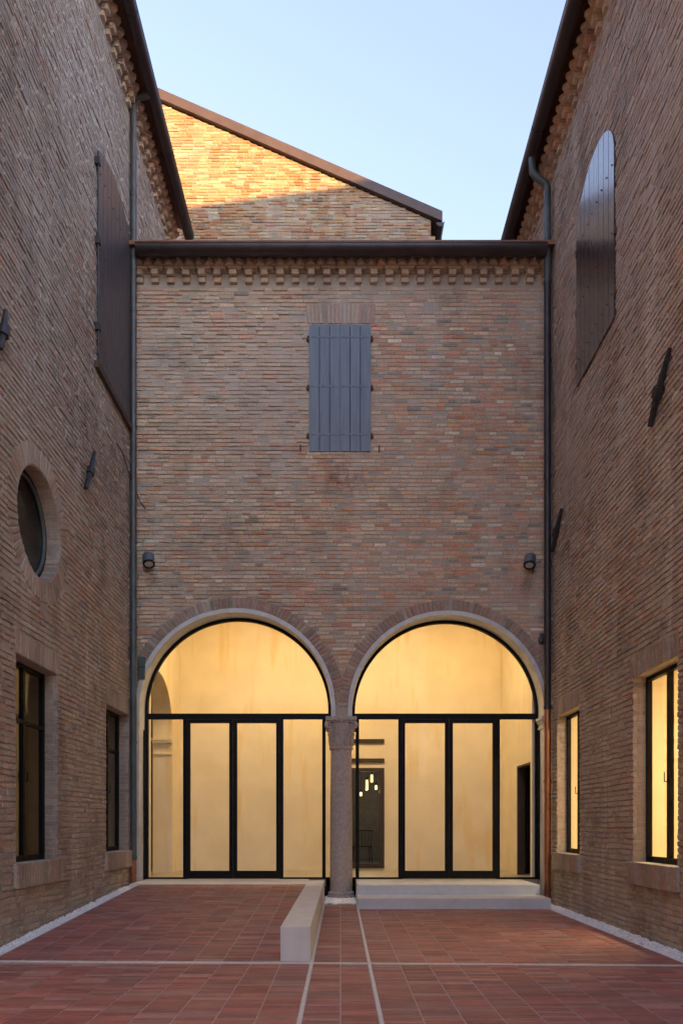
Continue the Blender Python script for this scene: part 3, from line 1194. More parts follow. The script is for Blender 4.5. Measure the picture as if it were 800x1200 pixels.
def build_screen(c, xs_, col_left):
    """xs_: six bars as photo columns: first, mullion, centre, mullion, last; col_left: the column stands at the left end"""
    fr, _, q = glazed_arch(c, xs_, 1)
    bars = [(q[2 * i], q[2 * i + 1]) for i in range(5)]
    if col_left:
        bars[4] = (c[0] + RI - 0.055, c[0] + RI - 0.003)
    else:
        bars[0] = (c[0] - RI + 0.003, c[0] - RI + 0.055)
    jl = MB()
    ue = (c[0] + RI - 0.022, c[0] + RI - 0.004) if col_left else (c[0] - RI + 0.004, c[0] - RI + 0.022)
    box_on(jl, GP, ue[0], ue[1], ZB, SPR - 0.20, 0.031, 0.13)
    jl.build('jamb_liner', M_STEEL, arch)
    zsill = gZ(1028.0)
    ends = [(bars[0][1], bars[1][0]), (bars[3][1], bars[4][0])]
    nb = (0.012, bars[0][0]) if col_left else (bars[4][1], 0.008)      # narrow bay behind the column
    halves = []
    for h_, (i, j) in enumerate(((0, 1), (3, 4))):
        m_ = MB()
        frame_boxes(m_, [(bars[i][0], bars[i][1], ZB, ZT0 - 0.001), (bars[j][0], bars[j][1], ZB, ZT0 - 0.001)])
        frame_boxes(m_, [(ends[h_][0] - .002, ends[h_][1] + .002, ZB, zsill)], -0.028, 0.028)
        if (h_ == 0) == col_left:
            frame_boxes(m_, [(nb[0] - .002, nb[1] + .002, ZB, zsill)], -0.028, 0.028)
        halves.append(m_.build('screen_frame', M_STEEL, arch))
        pane(ends[h_][0] - .004, ends[h_][1] + .004, zsill - .004, ZT0 + .004, halves[-1])
    sc = halves[0 if col_left else 1]
    pane(nb[0] - .004, nb[1] + .004, zsill - .004, ZT0 + .004, sc)
    # black plinth under the narrow bay
    m2 = MB()
    box_on(m2, GP, nb[0], nb[1], -0.02, ZB - 0.001, -0.03, 0.02)
    m2.build('plinth', M_STEEL, sc)
    # door leaves
    zr = gZ(1020.5)
    zt = gZ(847.5)
    for k in (0, 1):
        a = bars[1][1] + 0.004 if k == 0 else (bars[2][0] + bars[2][1]) / 2 + 0.004
        b = (bars[2][0] + bars[2][1]) / 2 - 0.004 if k == 0 else bars[3][0] - 0.004
        st = 0.062 if k == 0 else 0.062
        g0 = a + 0.045 if k == 0 else bars[2][1]
        g1 = bars[2][0] if k == 0 else b - 0.045
        m3 = MB()
        for u0, u1, z0, z1 in ((a, g0, ZB + .006, ZT0 - .006), (g1, b, ZB + .006, ZT0 - .006), (g0, g1, ZB + .006, zr), (g0, g1, zt, ZT0 - .006)):
            box_on(m3, GP, u0, u1, z0, z1, -0.026, 0.042)
        dl = m3.build('door', M_STEEL, arch)
        pane(g0 - .004, g1 + .004, zr - .004, zt + .004, dl)
        hx = g1 + 0.03 if k == 0 else g0 - 0.03
        m4 = MB()
        m4.tube([GP.p(hx, 1.30, 0.04), GP.p(hx, 1.30, 0.075), GP.p(hx, 1.42, 0.075), GP.p(hx, 1.42, 0.04)], 0.008, 8)
        m4.build('handle', M_STEEL, dl)
    return fr


build_screen(AL, [(163.5, 168.5), (215.0, 220.0), (269.0, 278.0), (327.0, 332.0), (377.5, 381.5)], False)
build_screen(AR, [(416.5, 420.5), (466.5, 471.0), (521.0, 530.0), (580.0, 585.0), (630.0, 635.5)], True)

# cornice, gutter and roof
cornice(FR, -3.55, 3.59, 10.60, arch, rng)
gutter(FR, -3.42, 3.44, 10.955, 0.36, 0.112, arch)
m = MB()
m.add([(-3.56, 12.60, 10.99), (3.6, 12.60, 10.99), (3.6, 16.98, 12.4), (-3.56, 16.98, 12.4), (-3.56, 12.60, 11.06), (3.6, 12.60, 11.06), (3.6, 16.98, 12.5), (-3.56, 16.98, 12.5)],
      [(0, 3, 2, 1), (4, 5, 6, 7), (0, 1, 5, 4), (1, 2, 6, 5), (2, 3, 7, 6), (3, 0, 4, 7)])
m.build('roof', M_ROOF, arch)


# shutters
def shutter(plane, u0, u1, z0, ztop, rise, nboards, nleaf, material, parent, nfront, straps, hinge_w=0.05, sill=False):
    uc, hw = (u0 + u1) / 2, (u1 - u0) / 2

    def top(u):
        t = max(-1, min(1, (u - uc) / hw))
        if rise > hw * 0.7:
            return ztop + rise * math.sqrt(max(0, 1 - t * t))
        rad = (hw * hw + rise * rise) / (2 * rise) if rise else 1
        return ztop + ((math.sqrt(rad * rad - (t * hw) ** 2) - (rad - rise)) if rise else 0)

    out = []
    w = (u1 - u0) / nboards
    per = nboards // nleaf
    for L in range(nleaf):
        # leaf: black sheet standing in for the shade between boards, boards as children
        la, lb = u0 + L * per * w, u0 + (L + 1) * per * w
        bk = MB()
        nst = 8
        poly = [(la + .004, z0 + .004), (lb - .004, z0 + .004)] + [(lb - .004 - (lb - la - .008) * i / nst, top(lb - .004 - (lb - la - .008) * i / nst) - .006) for i in range(nst + 1)]
        slab(plane, poly, [], -0.02, nfront - 0.020, bk)
        leaf = bk.build('shutter', M_DARKER, parent)
        for i in range(per):
            a = la + i * w + 0.006
            b = la + (i + 1) * w - 0.006
            if i == 0:
                a = la + 0.003
            if i == per - 1:
                b = lb - 0.003
            pts = [(a, z0), (b, z0)] + [(b - (b - a) * k / 6, top(b - (b - a) * k / 6)) for k in range(7)]
            mb = slab(plane, pts, [], nfront - 0.019, nfront + 0.008 + rng.uniform(-.001, .001))
            mb.build('board', material, leaf)
        for zz in straps:
            if zz > top(la + 0.1) - .02 or zz > top(lb - 0.1) - .02:
                pass
            s = MB()
            if material is M_SHUT:
                box_on(s, plane, la + 0.012, lb - 0.012, zz - 0.016, zz + 0.016, nfront + 0.0085, nfront + 0.0125)
            for i in range(per):
                bu = la + (i + .35) * w
                p = plane.p(bu, zz, nfront + 0.012)
                s.lathe([(0.010, -.006), (0.010, .004), (0.004, .008)], 8, Matrix.Translation(p))
            s.build('strap' if material is M_SHUT else 'bolt_row', material, leaf)
            hs = MB()
            ue = la if L == 0 else lb
            sg_ = -1 if L == 0 else 1
            if nleaf == 1:
                pass
            box_on(hs, plane, min(ue, ue + sg_ * hinge_w), max(ue, ue + sg_ * hinge_w), zz - 0.055, zz - 0.015, 0.005, nfront + 0.004)
            hs.tube([plane.p(ue + sg_ * 0.02, zz - 0.075, nfront), plane.p(ue + sg_ * 0.02, zz + 0.02, nfront)], 0.016, 8)
            hs.build('hinge', M_RUSTIRON, leaf)
        out.append(leaf)
    return out


for lf in shutter(FR, SHX0 + .003, SHX1 - .003, SHZ0 + .01, SHZ1 - .012, 0, 6, 2, M_SHUT, arch, 0.022, (H + (CY - 395.5) / 68, H + (CY - 453) / 68, H + (CY - 509.5) / 68)):
    pass
for u in (-0.69, 0.66):       # shutter stays in the wall
    m = MB()
    p = FR.p(u, 7.73, 0.0)
    m.tube([p, p + Vector((0, -0.09, 0))], 0.010, 6)
    m.tube([p + Vector((0, -0.08, -0.05)), p + Vector((0, -0.085, 0.055))], 0.012, 6)
    m.build('shutter_stay', M_RUSTIRON, arch)
# thin cable along the wall
m = MB()
m.tube([FR.p(-3.48 + 2.75 * i / 12, 7.735 + 0.006 * math.sin(i * 1.9), 0.014) for i in range(13)], 0.0035, 5)
m.build('cable', M_CABLE, arch)

# ------------------------------------------------------------------ loggia inside the arches
LX, RX, BY, CEI = -3.40, 3.40, 16.0, 6.0
m = MB()
m.box(LX - 0.4, RX + 0.5, GY - 0.02, BY + 0.2, 0.20, RZ + 0.002)
m.build('loggia_floor', M_FLOORIN, arch)
m = MB()
m.box(LX - 2.2, RX + 0.5, 13.345, BY + 0.2, CEI, CEI + 0.1)
m.build('loggia_ceiling', M_PLASTER, arch)
BP = Plane('front', BY)
OB = (-0.19, 0.925, 0.36, 2.49)
slab(BP, rect(LX, RX, RZ, CEI), [rect(*OB)], -0.2, 0.0).build('loggia_wall', M_PLASTER, arch)
# inner skin of the facade above the arches
slab(Plane('front', 13.35), [(-3.40, CEI), (-3.40, 5.05), (3.40, 5.05), (3.40, CEI)], [], -0.05, -0.005).build('loggia_wall', M_PLASTER, arch)
LI = Plane('left', LX)
aw = [(GY + 0.045, RZ), (BY - 0.001, RZ), (BY - 0.001, CEI), (GY + 0.045, CEI)]
acu, arx, asz, arz = 14.12, 1.12, 3.22, 0.93
door_in = [(acu - 0.68, RZ + 0.001), (acu + arx, RZ + 0.001), (acu + arx, asz)] + arc(acu, asz, arx, 0, 127, 26, arz)[1:]
ow = [(GY + 0.045, CEI), (GY + 0.045, RZ)]
poly = [(GY + 0.045, CEI), (GY + 0.045, RZ), (acu - 0.60, RZ)] + list(reversed(arc(acu, asz, arx, 0, 122.4, 26, arz))) + [(acu + arx, RZ), (BY - 0.001, RZ), (BY - 0.001, CEI)]
slab(LI, poly, [], -0.39, 0.0).build('loggia_wall', M_PLASTER, arch, smooth=False)
# impost moulding and pilaster on the far jamb of the side arch
JY = acu + arx
m = MB()
m.box(LX - 0.42, LX + 0.02, JY - 0.075, JY - 0.001, 2.98, 3.03)
m.box(LX - 0.40, LX + 0.012, JY - 0.050, JY - 0.001, 2.93, 2.979)
im = m.build('side_impost', M_PLASTER, arch)
for i in range(9):
    m = MB()
    m.box(LX - 0.39 + i * 0.045, LX - 0.368 + i * 0.045, JY - 0.071, JY - 0.0505, 2.935, 2.978)
    m.build('dentil', M_PLASTER, im)
m = MB()
m.box(LX - 0.40, LX + 0.01, JY - 0.045, JY - 0.001, 2.70, 2.725)
m.box(LX - 0.385, LX - 0.0, JY - 0.02, JY - 0.0012, RZ, 2.70)
m.build('pilaster', M_PLASTER, arch)
# room beyond the side arch
m = MB()
X0, X1, Y0, Y1 = -5.4, -3.80, 13.4, 15.9
m.add([(X0, Y0, RZ), (X1, Y0, RZ), (X1, Y1, RZ), (X0, Y1, RZ), (X0, Y0, CEI), (X1, Y0, CEI), (X1, Y1, CEI), (X0, Y1, CEI)],
      [(0, 1, 2, 3), (0, 4, 5, 1), (3, 2, 6, 7), (0, 3, 7, 4)])
m.build('side_room', M_PLASTER, arch)
# right wall with a doorway
RI_ = Plane('right', RX)
slab(RI_, [(GY + 0.045, RZ), (13.52, RZ), (13.52, 2.41), (14.58, 2.41), (14.58, RZ), (BY - 0.001, RZ), (BY - 0.001, CEI), (GY + 0.045, CEI)], [], -0.16, 0.0).build('loggia_wall', M_PLASTER, arch)
m = MB()
m.add([(RX + .16, 13.5, RZ), (5.5, 13.5, RZ), (5.5, 14.9, RZ), (RX + .16, 14.9, RZ), (RX + .16, 13.5, 2.5), (5.5, 13.5, 2.5), (5.5, 14.9, 2.5), (RX + .16, 14.9, 2.5)],
      [(0, 1, 2, 3), (4, 7, 6, 5), (0, 4, 5, 1), (3, 2, 6, 7), (1, 5, 6, 2)])
m.build('passage', M_DARKER, arch)
m = MB()
for y0_, y1_, z0_, z1_ in ((13.525, 13.555, RZ + .003, 2.405), (14.545, 14.575, RZ + .003, 2.405), (13.556, 14.544, 2.375, 2.405)):
    m.box(RX + 0.01, RX + 0.15, y0_, y1_, z0_, z1_)
m.build('door_lining', M_BEAM, arch)
# dark beams and glazed opening in the back wall
for za, zb_ in ((3.015, 3.10), (2.605, 2.69)):
    m = MB()
    m.box(-0.20, 0.925, BY - 0.035, BY - 0.001, za, zb_)
    m.build('beam', M_BEAM, arch)
m = MB()
a, b, c_, d_ = OB
for u0, u1, z0, z1 in ((a, a + .07, c_, d_), (b - .10, b, c_, d_), (a + .07, b - .10, d_ - .075, d_), (a + .07, b - .10, c_, c_ + .10), (0.30, 0.345, c_ + .10, d_ - .075)):
    box_on(m, BP, u0, u1, z0, z1, -0.10, 0.02)
bf = m.build('inner_window_frame', M_BEAM, arch)
for u0, u1 in ((a + .07, .30), (.345, b - .10)):
    m = MB()
    box_on(m, BP, u0 - .003, u1 + .003, c_ + .097, d_ - .072, -0.045, -0.038)
    m.build('pane', M_GLASSD, bf)
m = MB()
X0, X1, Y0, Y1, ZT = -1.6, 1.62, 16.201, 20.5, 3.4
m.add([(X0, Y0, RZ), (X1, Y0, RZ), (X1, Y1, RZ), (X0, Y1, RZ), (X0, Y0, ZT), (X1, Y0, ZT), (X1, Y1, ZT), (X0, Y1, ZT)],
      [(0, 1, 2, 3), (4, 7, 6, 5), (3, 2, 6, 7), (0, 3, 7, 4), (1, 5, 6, 2)])
m.build('back_room', M_DARKIN, arch)


# lamps ---------------------------------------------------------------
def ceiling_lamp(x, y, z, L, power, colour, label, group, along='x', tilt=0.0, wid=0.12):
    t = thing('ceiling_lamp', label, 'lamp', (x, y, z), group)
    m_ = MB()
    hx, hy = (L / 2, wid / 2) if along == 'x' else (wid / 2, L / 2)
    for u in (-0.4, 0.4):
        px, py = (x + u * L, y) if along == 'x' else (x, y + u * L)
        m_.tube([(px, py, z + 0.02), (px, py, z + 0.12)], 0.008, 6)
    m_.box(x - hx - .01, x + hx + .01, y - hy - .01, y + hy + .01, z, z + 0.05)
    m_.build('housing', M_STEEL, t)
    m_ = MB()
    m_.box(x - hx, x + hx, y - hy, y + hy, z - 0.012, z - 0.001)
    m_.build('diffuser', M_GLOW, t)
    ld = bpy.data.lights.new('ceiling_lamp_light', 'AREA')
    ld.shape = 'RECTANGLE'
    ld.size, ld.size_y = (L, wid) if along == 'x' else (wid, L)
    ld.energy = power
    ld.color = colour
    lo = bpy.data.objects.new('lamp_light', ld)
    lo.parent = t
    lo.location = (0, 0, -0.03)
    COL.objects.link(lo)
    return t


WARM = (1.0, 0.68, 0.30)
for x in (-2.3, -0.75, 0.8, 2.35):
    ceiling_lamp(x, 13.75, 5.88, 1.3, 5.9, WARM, 'slim warm ceiling lamp above the glass doors inside the arches', 'lamps along the loggia ceiling')
ceiling_lamp(-4.7, 14.6, 5.6, 0.9, 0.7, WARM, 'warm ceiling lamp in the room beyond the side arch', None, 'y')

for i, (x, y, z, h_) in enumerate(((0.785, 19.0, 2.36, 0.20), (0.66, 18.9, 2.16, 0.26), (0.52, 19.4, 2.03, 0.10), (0.92, 19.6, 2.20, 0.12), (0.17, 18.8, 1.95, 0.16))):
    t = thing('pendant_lamp', ['short lit glass pendant, highest in the dark room behind the column', 'long lit glass cylinder pendant in the dark room', 'small lit globe pendant hung lowest in its cluster',
                               'small lit pendant beside the grey wall of the dark room', 'dim lit pendant half hidden behind the marble column'][i], 'lamp', (x, y, z), 'pendants in the dark back room')
    m = MB()
    m.lathe([(0.025, z), (0.036, z + .02), (0.036, z + h_ - .02), (0.025, z + h_)], 14, Matrix.Translation((x, y, 0)))
    m.build('glass', M_GLOWP, t, smooth=True)
    if i == 1:
        ld = bpy.data.lights.new('pendant_light', 'POINT')
        ld.energy, ld.color, ld.shadow_soft_size = 3.0, (1.0, 0.8, 0.55), 0.05
        lo = bpy.data.objects.new('lamp_light', ld)
        lo.parent = t
        lo.location = (0, 0, -0.08)
        COL.objects.link(lo)
    m = MB()
    m.lathe([(0.03, z + h_), (0.03, z + h_ + .05), (0.008, z + h_ + .07)], 10, Matrix.Translation((x, y, 0)))
    m.tube([(x, y, z + h_ + .06), (x, y, 3.4)], 0.004, 5)
    m.build('cord', M_STEEL, t)


def chair(x, y, rz, label):
    z0 = RZ + 0.001
    t = thing('chair', label, 'chair', (x, y, z0), 'chairs in the dark back room')
    M = Matrix.Translation((x, y, z0)) @ Matrix.Rotation(rz, 4, 'Z')
    m_ = MB()
    m_.box(-.21, .21, -.21, .21, .44, .475, M)
    m_.build('seat', M_CHAIR, t)
    for sx in (-1, 1):
        for sy in (-1, 1):
            m_ = MB()
            m_.tube([M @ Vector((sx * .19, sy * .19, .44)), M @ Vector((sx * .21, sy * .22, 0))], [.018, .013], 8)
            m_.build('leg', M_CHAIR, t)
    m_ = MB()
    for k in range(6):
        u = -.18 + .072 * k
        m_.tube([M @ Vector((u, -.2, .47)), M @ Vector((u * 1.1, -.25, .83))], .008, 6)
    m_.tube([M @ Vector((-.22, -.245, .83)), M @ Vector((0, -.275, .85)), M @ Vector((.22, -.245, .83))], .02, 8)
    m_.build('backrest', M_CHAIR, t)


chair(0.52, 18.1, 0.1, 'black spindle-back chair in the dark room beside the grey wall')
chair(0.02, 18.3, -0.15, 'black spindle-back chair in the dark room behind the column')


# ------------------------------------------------------------------ the two taller buildings
def side_window(plane, u0, u1, z0, z1, parent, transom, wallobj, r, material=M_GLASSD):
    """steel casement in a brick reveal; near is small u"""
    s = -0.15
    f = MB()
    fw = 0.05
    um = (u0 + u1) / 2
    bars = [(u0 + .002, u0 + fw, z0, z1), (u1 - fw, u1 - .002, z0, z1), (u0 + fw, u1 - fw, z0 + .002, z0 + fw + .02), (u0 + fw, u1 - fw, z1 - fw, z1 - .002), (um - 0.03, um + 0.03, z0 + fw + .02, z1 - fw)]
    for b_ in bars:
        box_on(f, plane, *b_, s - 0.06, s)
    wo_ = f.build('window', M_STEEL, parent)
    zz = [z0 + fw + .02, z1 - fw] if not transom else [z0 + fw + .02, transom - .022, transom + .022, z1 - fw]
    for a_, b_ in ((u0 + fw, um - .03), (um + .03, u1 - fw)):
        if transom:
            t_ = MB()
            box_on(t_, plane, a_, b_, transom - .022, transom + .022, s - .055, s - .002)
            t_.build('glazing_bar', M_STEEL, wo_)
        for k in range(0, len(zz), 2):
            p_ = MB()
            box_on(p_, plane, a_ - .003, b_ + .003, zz[k] - .003, zz[k + 1] + .003, s - .034, s - .026)
            p_.build('pane', material, wo_)
    h_ = MB()
    hz = z0 + 0.95
    h_.tube([plane.p(um + .02, hz, s), plane.p(um + .02, hz, s + .03), plane.p(um + .02, hz + 0.11, s + .032)], 0.007, 6)
    h_.build('handle', M_STEEL, wo_)
    # lintel and sill of bricks on edge
    soldier_bricks(plane, u0 - 0.03, u1 + 0.05, z1, z1 + 0.262, wallobj, M_BRICK, r, PAL_SIDE, 'lintel_brick', n0=0.016)
    sp = MB()
    box_on(sp, plane, u0 - 0.05, u1 + 0.05, z0 - 0.262, z0 - 0.008, 0.0, 0.045)
    so = sp.build('sill', M_MORTAR, wallobj)
    cnt = round((u1 - u0 + .1) / 0.068)
    p = (u1 - u0 + .1) / cnt
    for i in range(cnt):
        t = jit(soft(pick_tint(PAL_SIDE, r.random()), (0.26, 0.19, 0.16), 0.65), r)
        key = (round(t[0] * 14), round(t[1] * 16), round(t[2] * 16), i % 3)
        M = plane.mtx(u0 - .05 + (i + .5) * p, z0 - 0.135, 0.043, 0.27, p * 0.9, 0.022 + r.uniform(0, .004), math.pi / 2)
        place('sill_brick', brick_variant(M_BRICK, key, t, r, 0), so, M)
    t_ = MB()
    box_on(t_, plane, u0 - .045, u1 + .045, z0 - 0.0075, z0 - 0.001, -0.14, 0.05)
    t_.build('sill_top', M_STONE, so)
    # brick reveal on the far jamb and the near one
    rv = MB()
    z = z0 + 0.006
    while z < z1 - 0.05:
        for ue, sg_ in ((u1, 1), (u0, -1)):
            t = jit(soft(pick_tint(PAL_SIDE, r.random()), (0.25, 0.195, 0.165), 0.6), r)
            q = r.uniform(0.004, 0.010)
            a_, b_ = sorted((ue - sg_ * q, ue + sg_ * 0.06))
            if r.random() < 0.5:
                box_on(rv, plane, a_, b_, z, z + BH, s + 0.004, 0.008, t)
            else:
                box_on(rv, plane, a_, b_, z, z + BH, s + 0.004, -0.045, t)
                box_on(rv, plane, a_, b_, z, z + BH, -0.035, 0.008 + r.uniform(-.004, .004), jit(pick_tint(PAL_SIDE, r.random()), r))
        z += COURSE
    rv.build('reveal_brickwork', M_BRICK, wallobj, kind='stuff')


def room(name, x0, x1, y0, y1, z0, z1, open_side, material, parent):
    m_ = MB()
    vs_ = [(x, y, z) for z in (z0, z1) for y in (y0, y1) for x in (x0, x1)]
    fs = {'floor': (0, 1, 3, 2), 'top': (4, 6, 7, 5), 'y0': (0, 4, 5, 1), 'y1': (2, 3, 7, 6), 'x0': (0, 2, 6, 4), 'x1': (1, 5, 7, 3)}
    m_.add(vs_, [f_ for k, f_ in fs.items() if k != open_side])
    return m_.build(name, material, parent)


def downpipe(name, pts, r_, cuts, parent):
    """pts from the bottom up; cuts: list of (z_from, z_to, material) for the straight run"""
    first = None
    for za, zb_, mt in cuts:
        m_ = MB()
        x, y = pts[0][0], pts[0][1]
        m_.tube([(x, y, za), (x, y, zb_)], r_ if mt is not M_COPPER else r_ * 0.93, 18)
        o = m_.build(name, mt, parent, smooth=True)
        first = first or o
        z = za + 0.02
        while z < zb_:
            c = MB()
            c.tube([(x, y, z), (x, y, z + 0.045)], r_ * 1.13, 18)
            c.build('collar', mt, o, smooth=True)
            z += 1.95
    m_ = MB()
    m_.tube(pts[1:], r_, 18)
    m_.build('pipe_elbow', cuts[-1][2], first, smooth=True)
    return first


YB = -5.0


YBL = -1.0


ZCR = 12.27


def side_building(plane, sgn, label, yend, oculus, wins, sh_, pipe, tname, zc):
    b = thing(tname, label, 'building', (plane.c + sgn * 3, 6, 0))
    holes2d, bh = [], []
    for (u0, u1, z0, z1) in wins:
        holes2d.append(rect(u0, u1, z0, z1))
        bh.append(rect_hole(u0 - .004, u1 + .004, z0 - .262, z1))
        bh.append(rect_hole(u0 - .04, u1 + .06, z1 - .001, z1 + .27))
        bh.append(rect_hole(u0 - .055, u1 + .055, z0 - .27, z0 - .002))
    if oculus:
        ou, oz, orr = oculus
        holes2d.append(arc(ou, oz, orr, 0, 352.5, 47))
        bh.append(lambda z: [(ou - math.sqrt((orr + .262) ** 2 - (z - oz) ** 2), ou + math.sqrt((orr + .262) ** 2 - (z - oz) ** 2))] if abs(z - oz) < orr + .262 else [])
    YB = YBL if sgn < 0 else globals()['YB']
    w = slab(plane, [(YB, -0.19), (13.02, -0.19), (13.02, 10.9), (yend, 10.9), (yend, zc + 0.45), (YB, zc + 0.45)], holes2d, -0.215, 0.0).build('wall', M_MORTAR, b)
    u0, u1, z0, zt, rise = sh_

    def shole(z):
        if z0 < z < zt:
            return [(u0, u1)]
        return []
    bh.append(shole)
    bh.append(lambda z: [(13.0, 30)] if z < 10.95 else [])
    bl = lay_bricks(plane, 5.2, min(yend, 15.9), -0.138, zc - 0.01, bh, tint_side, rng, 0.009, 0.021)
    put_bricks(plane, bl, w, M_BRICKS, rng, 300)
    return b, w


# left building
ZC = 13.30
WL = [(8.27, 9.49, 0.84, 3.16), (11.45, 12.67, 0.85, 3.12)]
OC = (8.94, 4.83, 0.64)
SL = (11.02, 12.66, 8.02, 11.14, 0.25)
left, wl = side_building(LW, -1, 'tall brick building with the round window and pale stained wall', 15.9, OC, WL, SL, None, 'brick_building', ZC)
for w_ in WL:
    side_window(LW, *w_, left, 2.48, wl, rng)
radial_bricks(LW, OC[0], OC[1], OC[2] + 0.003, OC[2] + 0.255, 0, 360, 64, wl, M_BRICK, rng, PAL_SIDE, 'voussoir', n0=0.016)
# oculus glazing
m = MB()
op = Plane('left', -3.57 - 0.16)
slab(op, arc(OC[0], OC[1], OC[2] - .002, 0, 352.5, 47), [arc(OC[0], OC[1], OC[2] - .055, 0, 352.5, 47)], -0.05, 0.0, m)
ow_ = m.build('round_window', M_STEEL, left, smooth=True)
m = MB()
slab(op, arc(OC[0], OC[1], OC[2] - .05, 0, 352.5, 47), [], -0.03, -0.022, m)
m.build('pane', M_GLASSD, ow_)
m = MB()
slab(op, arc(OC[0], OC[1], OC[2] - .056, 0, 352.5, 47), [arc(OC[0], OC[1], OC[2] - .082, 0, 352.5, 47)], -0.018, 0.012, m)
m.build('inner_frame', M_LAMP, ow_, smooth=True)
# brick reveal of the oculus
rv = MB()
for i in range(58):
    a = 2 * math.pi * i / 58
    a1 = a + 2 * math.pi / 58 * 0.86
    t = jit(soft(pick_tint(PAL_SIDE, rng.random()), (0.26, 0.20, 0.17), 0.6), rng)
    q = rng.uniform(.004, .011)
    ps = []
    for n_ in (-0.158, 0.006):
        for aa, rr in ((a, OC[2] - q), (a1, OC[2] - q), (a1, OC[2] + .02), (a, OC[2] + .02)):
            ps.append(LW.p(OC[0] + rr * math.cos(aa), OC[1] + rr * math.sin(aa), n_))
    rv.add(ps, [(0, 1, 5, 4), (1, 2, 6, 5), (3, 0, 4, 7), (4, 5, 6, 7)], t)
rv.build('reveal_brickwork', M_BRICK, wl, kind='stuff')
shutter(LW, *SL, 8, 1, M_SHUTD, left, 0.03, (8.35, 9.75, 10.85))
m = MB()
box_on(m, LW, 10.90, 12.78, 7.90, 8.0, 0.0, 0.075)
m.build('window_sill', M_LINTEL, left)
m = MB()      # iron stay bar beside the shutter
m.tube([LW.p(10.93, 8.1, 0.06), LW.p(10.93, 11.05, 0.06)], 0.014, 8)
for z in (8.5, 9.75, 10.9):
    box_on(m, LW, 10.90, 10.97, z - .05, z + .05, 0, 0.09)
m.build('shutter_bar', M_IRON, left)
room('window_room', -8.2, -3.787, 6.6, 12.9, 0.3, 3.7, 'x1', M_PLASTERL, left)
room('upper_room', -6.0, -3.787, 7.6, 10.4, 4.0, 5.7, 'x1', M_DARKIN, left)
cornice(LW, 9.0, 15.78, ZC, left, rng)
gutter(LW, YBL, 15.85, ZC + 0.36, 0.385, 0.105, left)
# right building
WR = [(8.03, 9.27, 0.82, 3.08), (11.33, 12.52, 0.82, 3.08)]
SR = (9.84, 11.41, 7.90, 10.10, 0.64)
right, wr = side_building(RW, 1, 'tall reddish brick building with lit windows and the high arched shutter', 20.0, None, WR, SR, None, 'brick_building', ZCR)
for w_ in WR:
    side_window(RW, *w_, right, None, wr, rng)
shutter(RW, *SR, 8, 2, M_SHUTB, right, 0.03, (8.25, 9.05, 9.95))
room('window_room', 3.817, 7.6, 6.6, 12.95, 0.3, 4.2, 'x0', M_PLASTER, right)
cornice(RW, 9.0, 16.5, ZCR, right, rng)
gutter(RW, YB, 19.8, ZCR + 0.36, 0.385, 0.105, right)

# roofs and hidden ends
m = MB()
ez = ZC + 0.46
for xa, za, xb, zb_, ye in ((-3.14, ez, -10.5, 16.6, 15.9),):
    m.add([(xa, YBL, za), (xb, YBL, zb_), (xb, ye, zb_), (xa, ye, za), (xa, YBL, za + .1), (xb, YBL, zb_ + .1), (xb, ye, zb_ + .1), (xa, ye, za + .1)],
          [(0, 3, 2, 1), (4, 5, 6, 7), (0, 1, 5, 4), (1, 2, 6, 5), (2, 3, 7, 6), (3, 0, 4, 7)])
m.build('roof', M_ROOF, left)
m = MB()
m.add([(-3.975, 15.9, -.05), (-10.5, 15.9, -.05), (-10.5, 15.9, 16.5), (-3.975, 15.9, 13.85), (-3.975, YBL, -.05), (-10.5, YBL, -.05), (-10.5, YBL, 16.5), (-3.975, YBL, 13.85)],
      [(0, 1, 2, 3), (4, 7, 6, 5), (1, 5, 6, 2)])
m.build('end_wall', M_MORTAR, left)
m = MB()
RXX, RZZ = 10.0, 16.98
ez = ZCR + 0.46
for xa, za, xb, zb_ in ((3.15, ez, RXX, RZZ), (16.8, ez, RXX, RZZ)):
    y0_, ye = YB, 20.0
    m.add([(xa, y0_, za), (xb, y0_, zb_), (xb, ye, zb_), (xa, ye, za)], [(0, 1, 2, 3)])
m.build('roof', M_ROOF, right)
m = MB()
for ye in (YB, 19.99):
    m.add([(3.62, ye, -.05), (16.7, ye, -.05), (16.7, ye, ez + .06), (RXX, ye, RZZ - .005), (3.62, ye, ez + .28)], [(0, 1, 2, 3, 4)])
m.add([(16.7, YB, -.05), (16.7, 19.99, -.05), (16.7, 19.99, ez + .06), (16.7, YB, ez + .06)], [(0, 1, 2, 3)])
m.add([(3.70, YB, ez - .4), (3.70, 19.99, ez - .4), (3.70, 19.99, ez + .33), (3.70, YB, ez + .33)], [(0, 1, 2, 3)])
m.build('end_wall', M_MORTAR, right)


# downpipes in the two corners
xp, yp = -3.492, 12.72
downpipe('downpipe', [(xp, yp, 0), (xp, yp, 13.42), (xp, yp, 13.50), (xp + .05, yp, 13.56), (xp + .22, yp, 13.585), (xp + .28, yp, 13.62), (xp + .29, yp, 13.80)], 0.054,
         [(0.25, 0.68, M_RUST), (0.681, 6.0, M_PIPEG), (6.001, 13.44, M_PIPE)], left)
xp2, yp2 = 3.487, 12.72
downpipe('downpipe', [(xp2, yp2, 0), (xp2, yp2, 11.95), (xp2, yp2, 12.03), (xp2 - .03, yp2, 12.10), (xp2 - .20, yp2, 12.22), (xp2 - .25, yp2, 12.30), (xp2 - .265, yp2, 12.56)], 0.058,
         [(0.02, 3.22, M_COPPER), (3.221, 10.4, M_PIPED), (10.401, 11.97, M_PIPEG)], right)


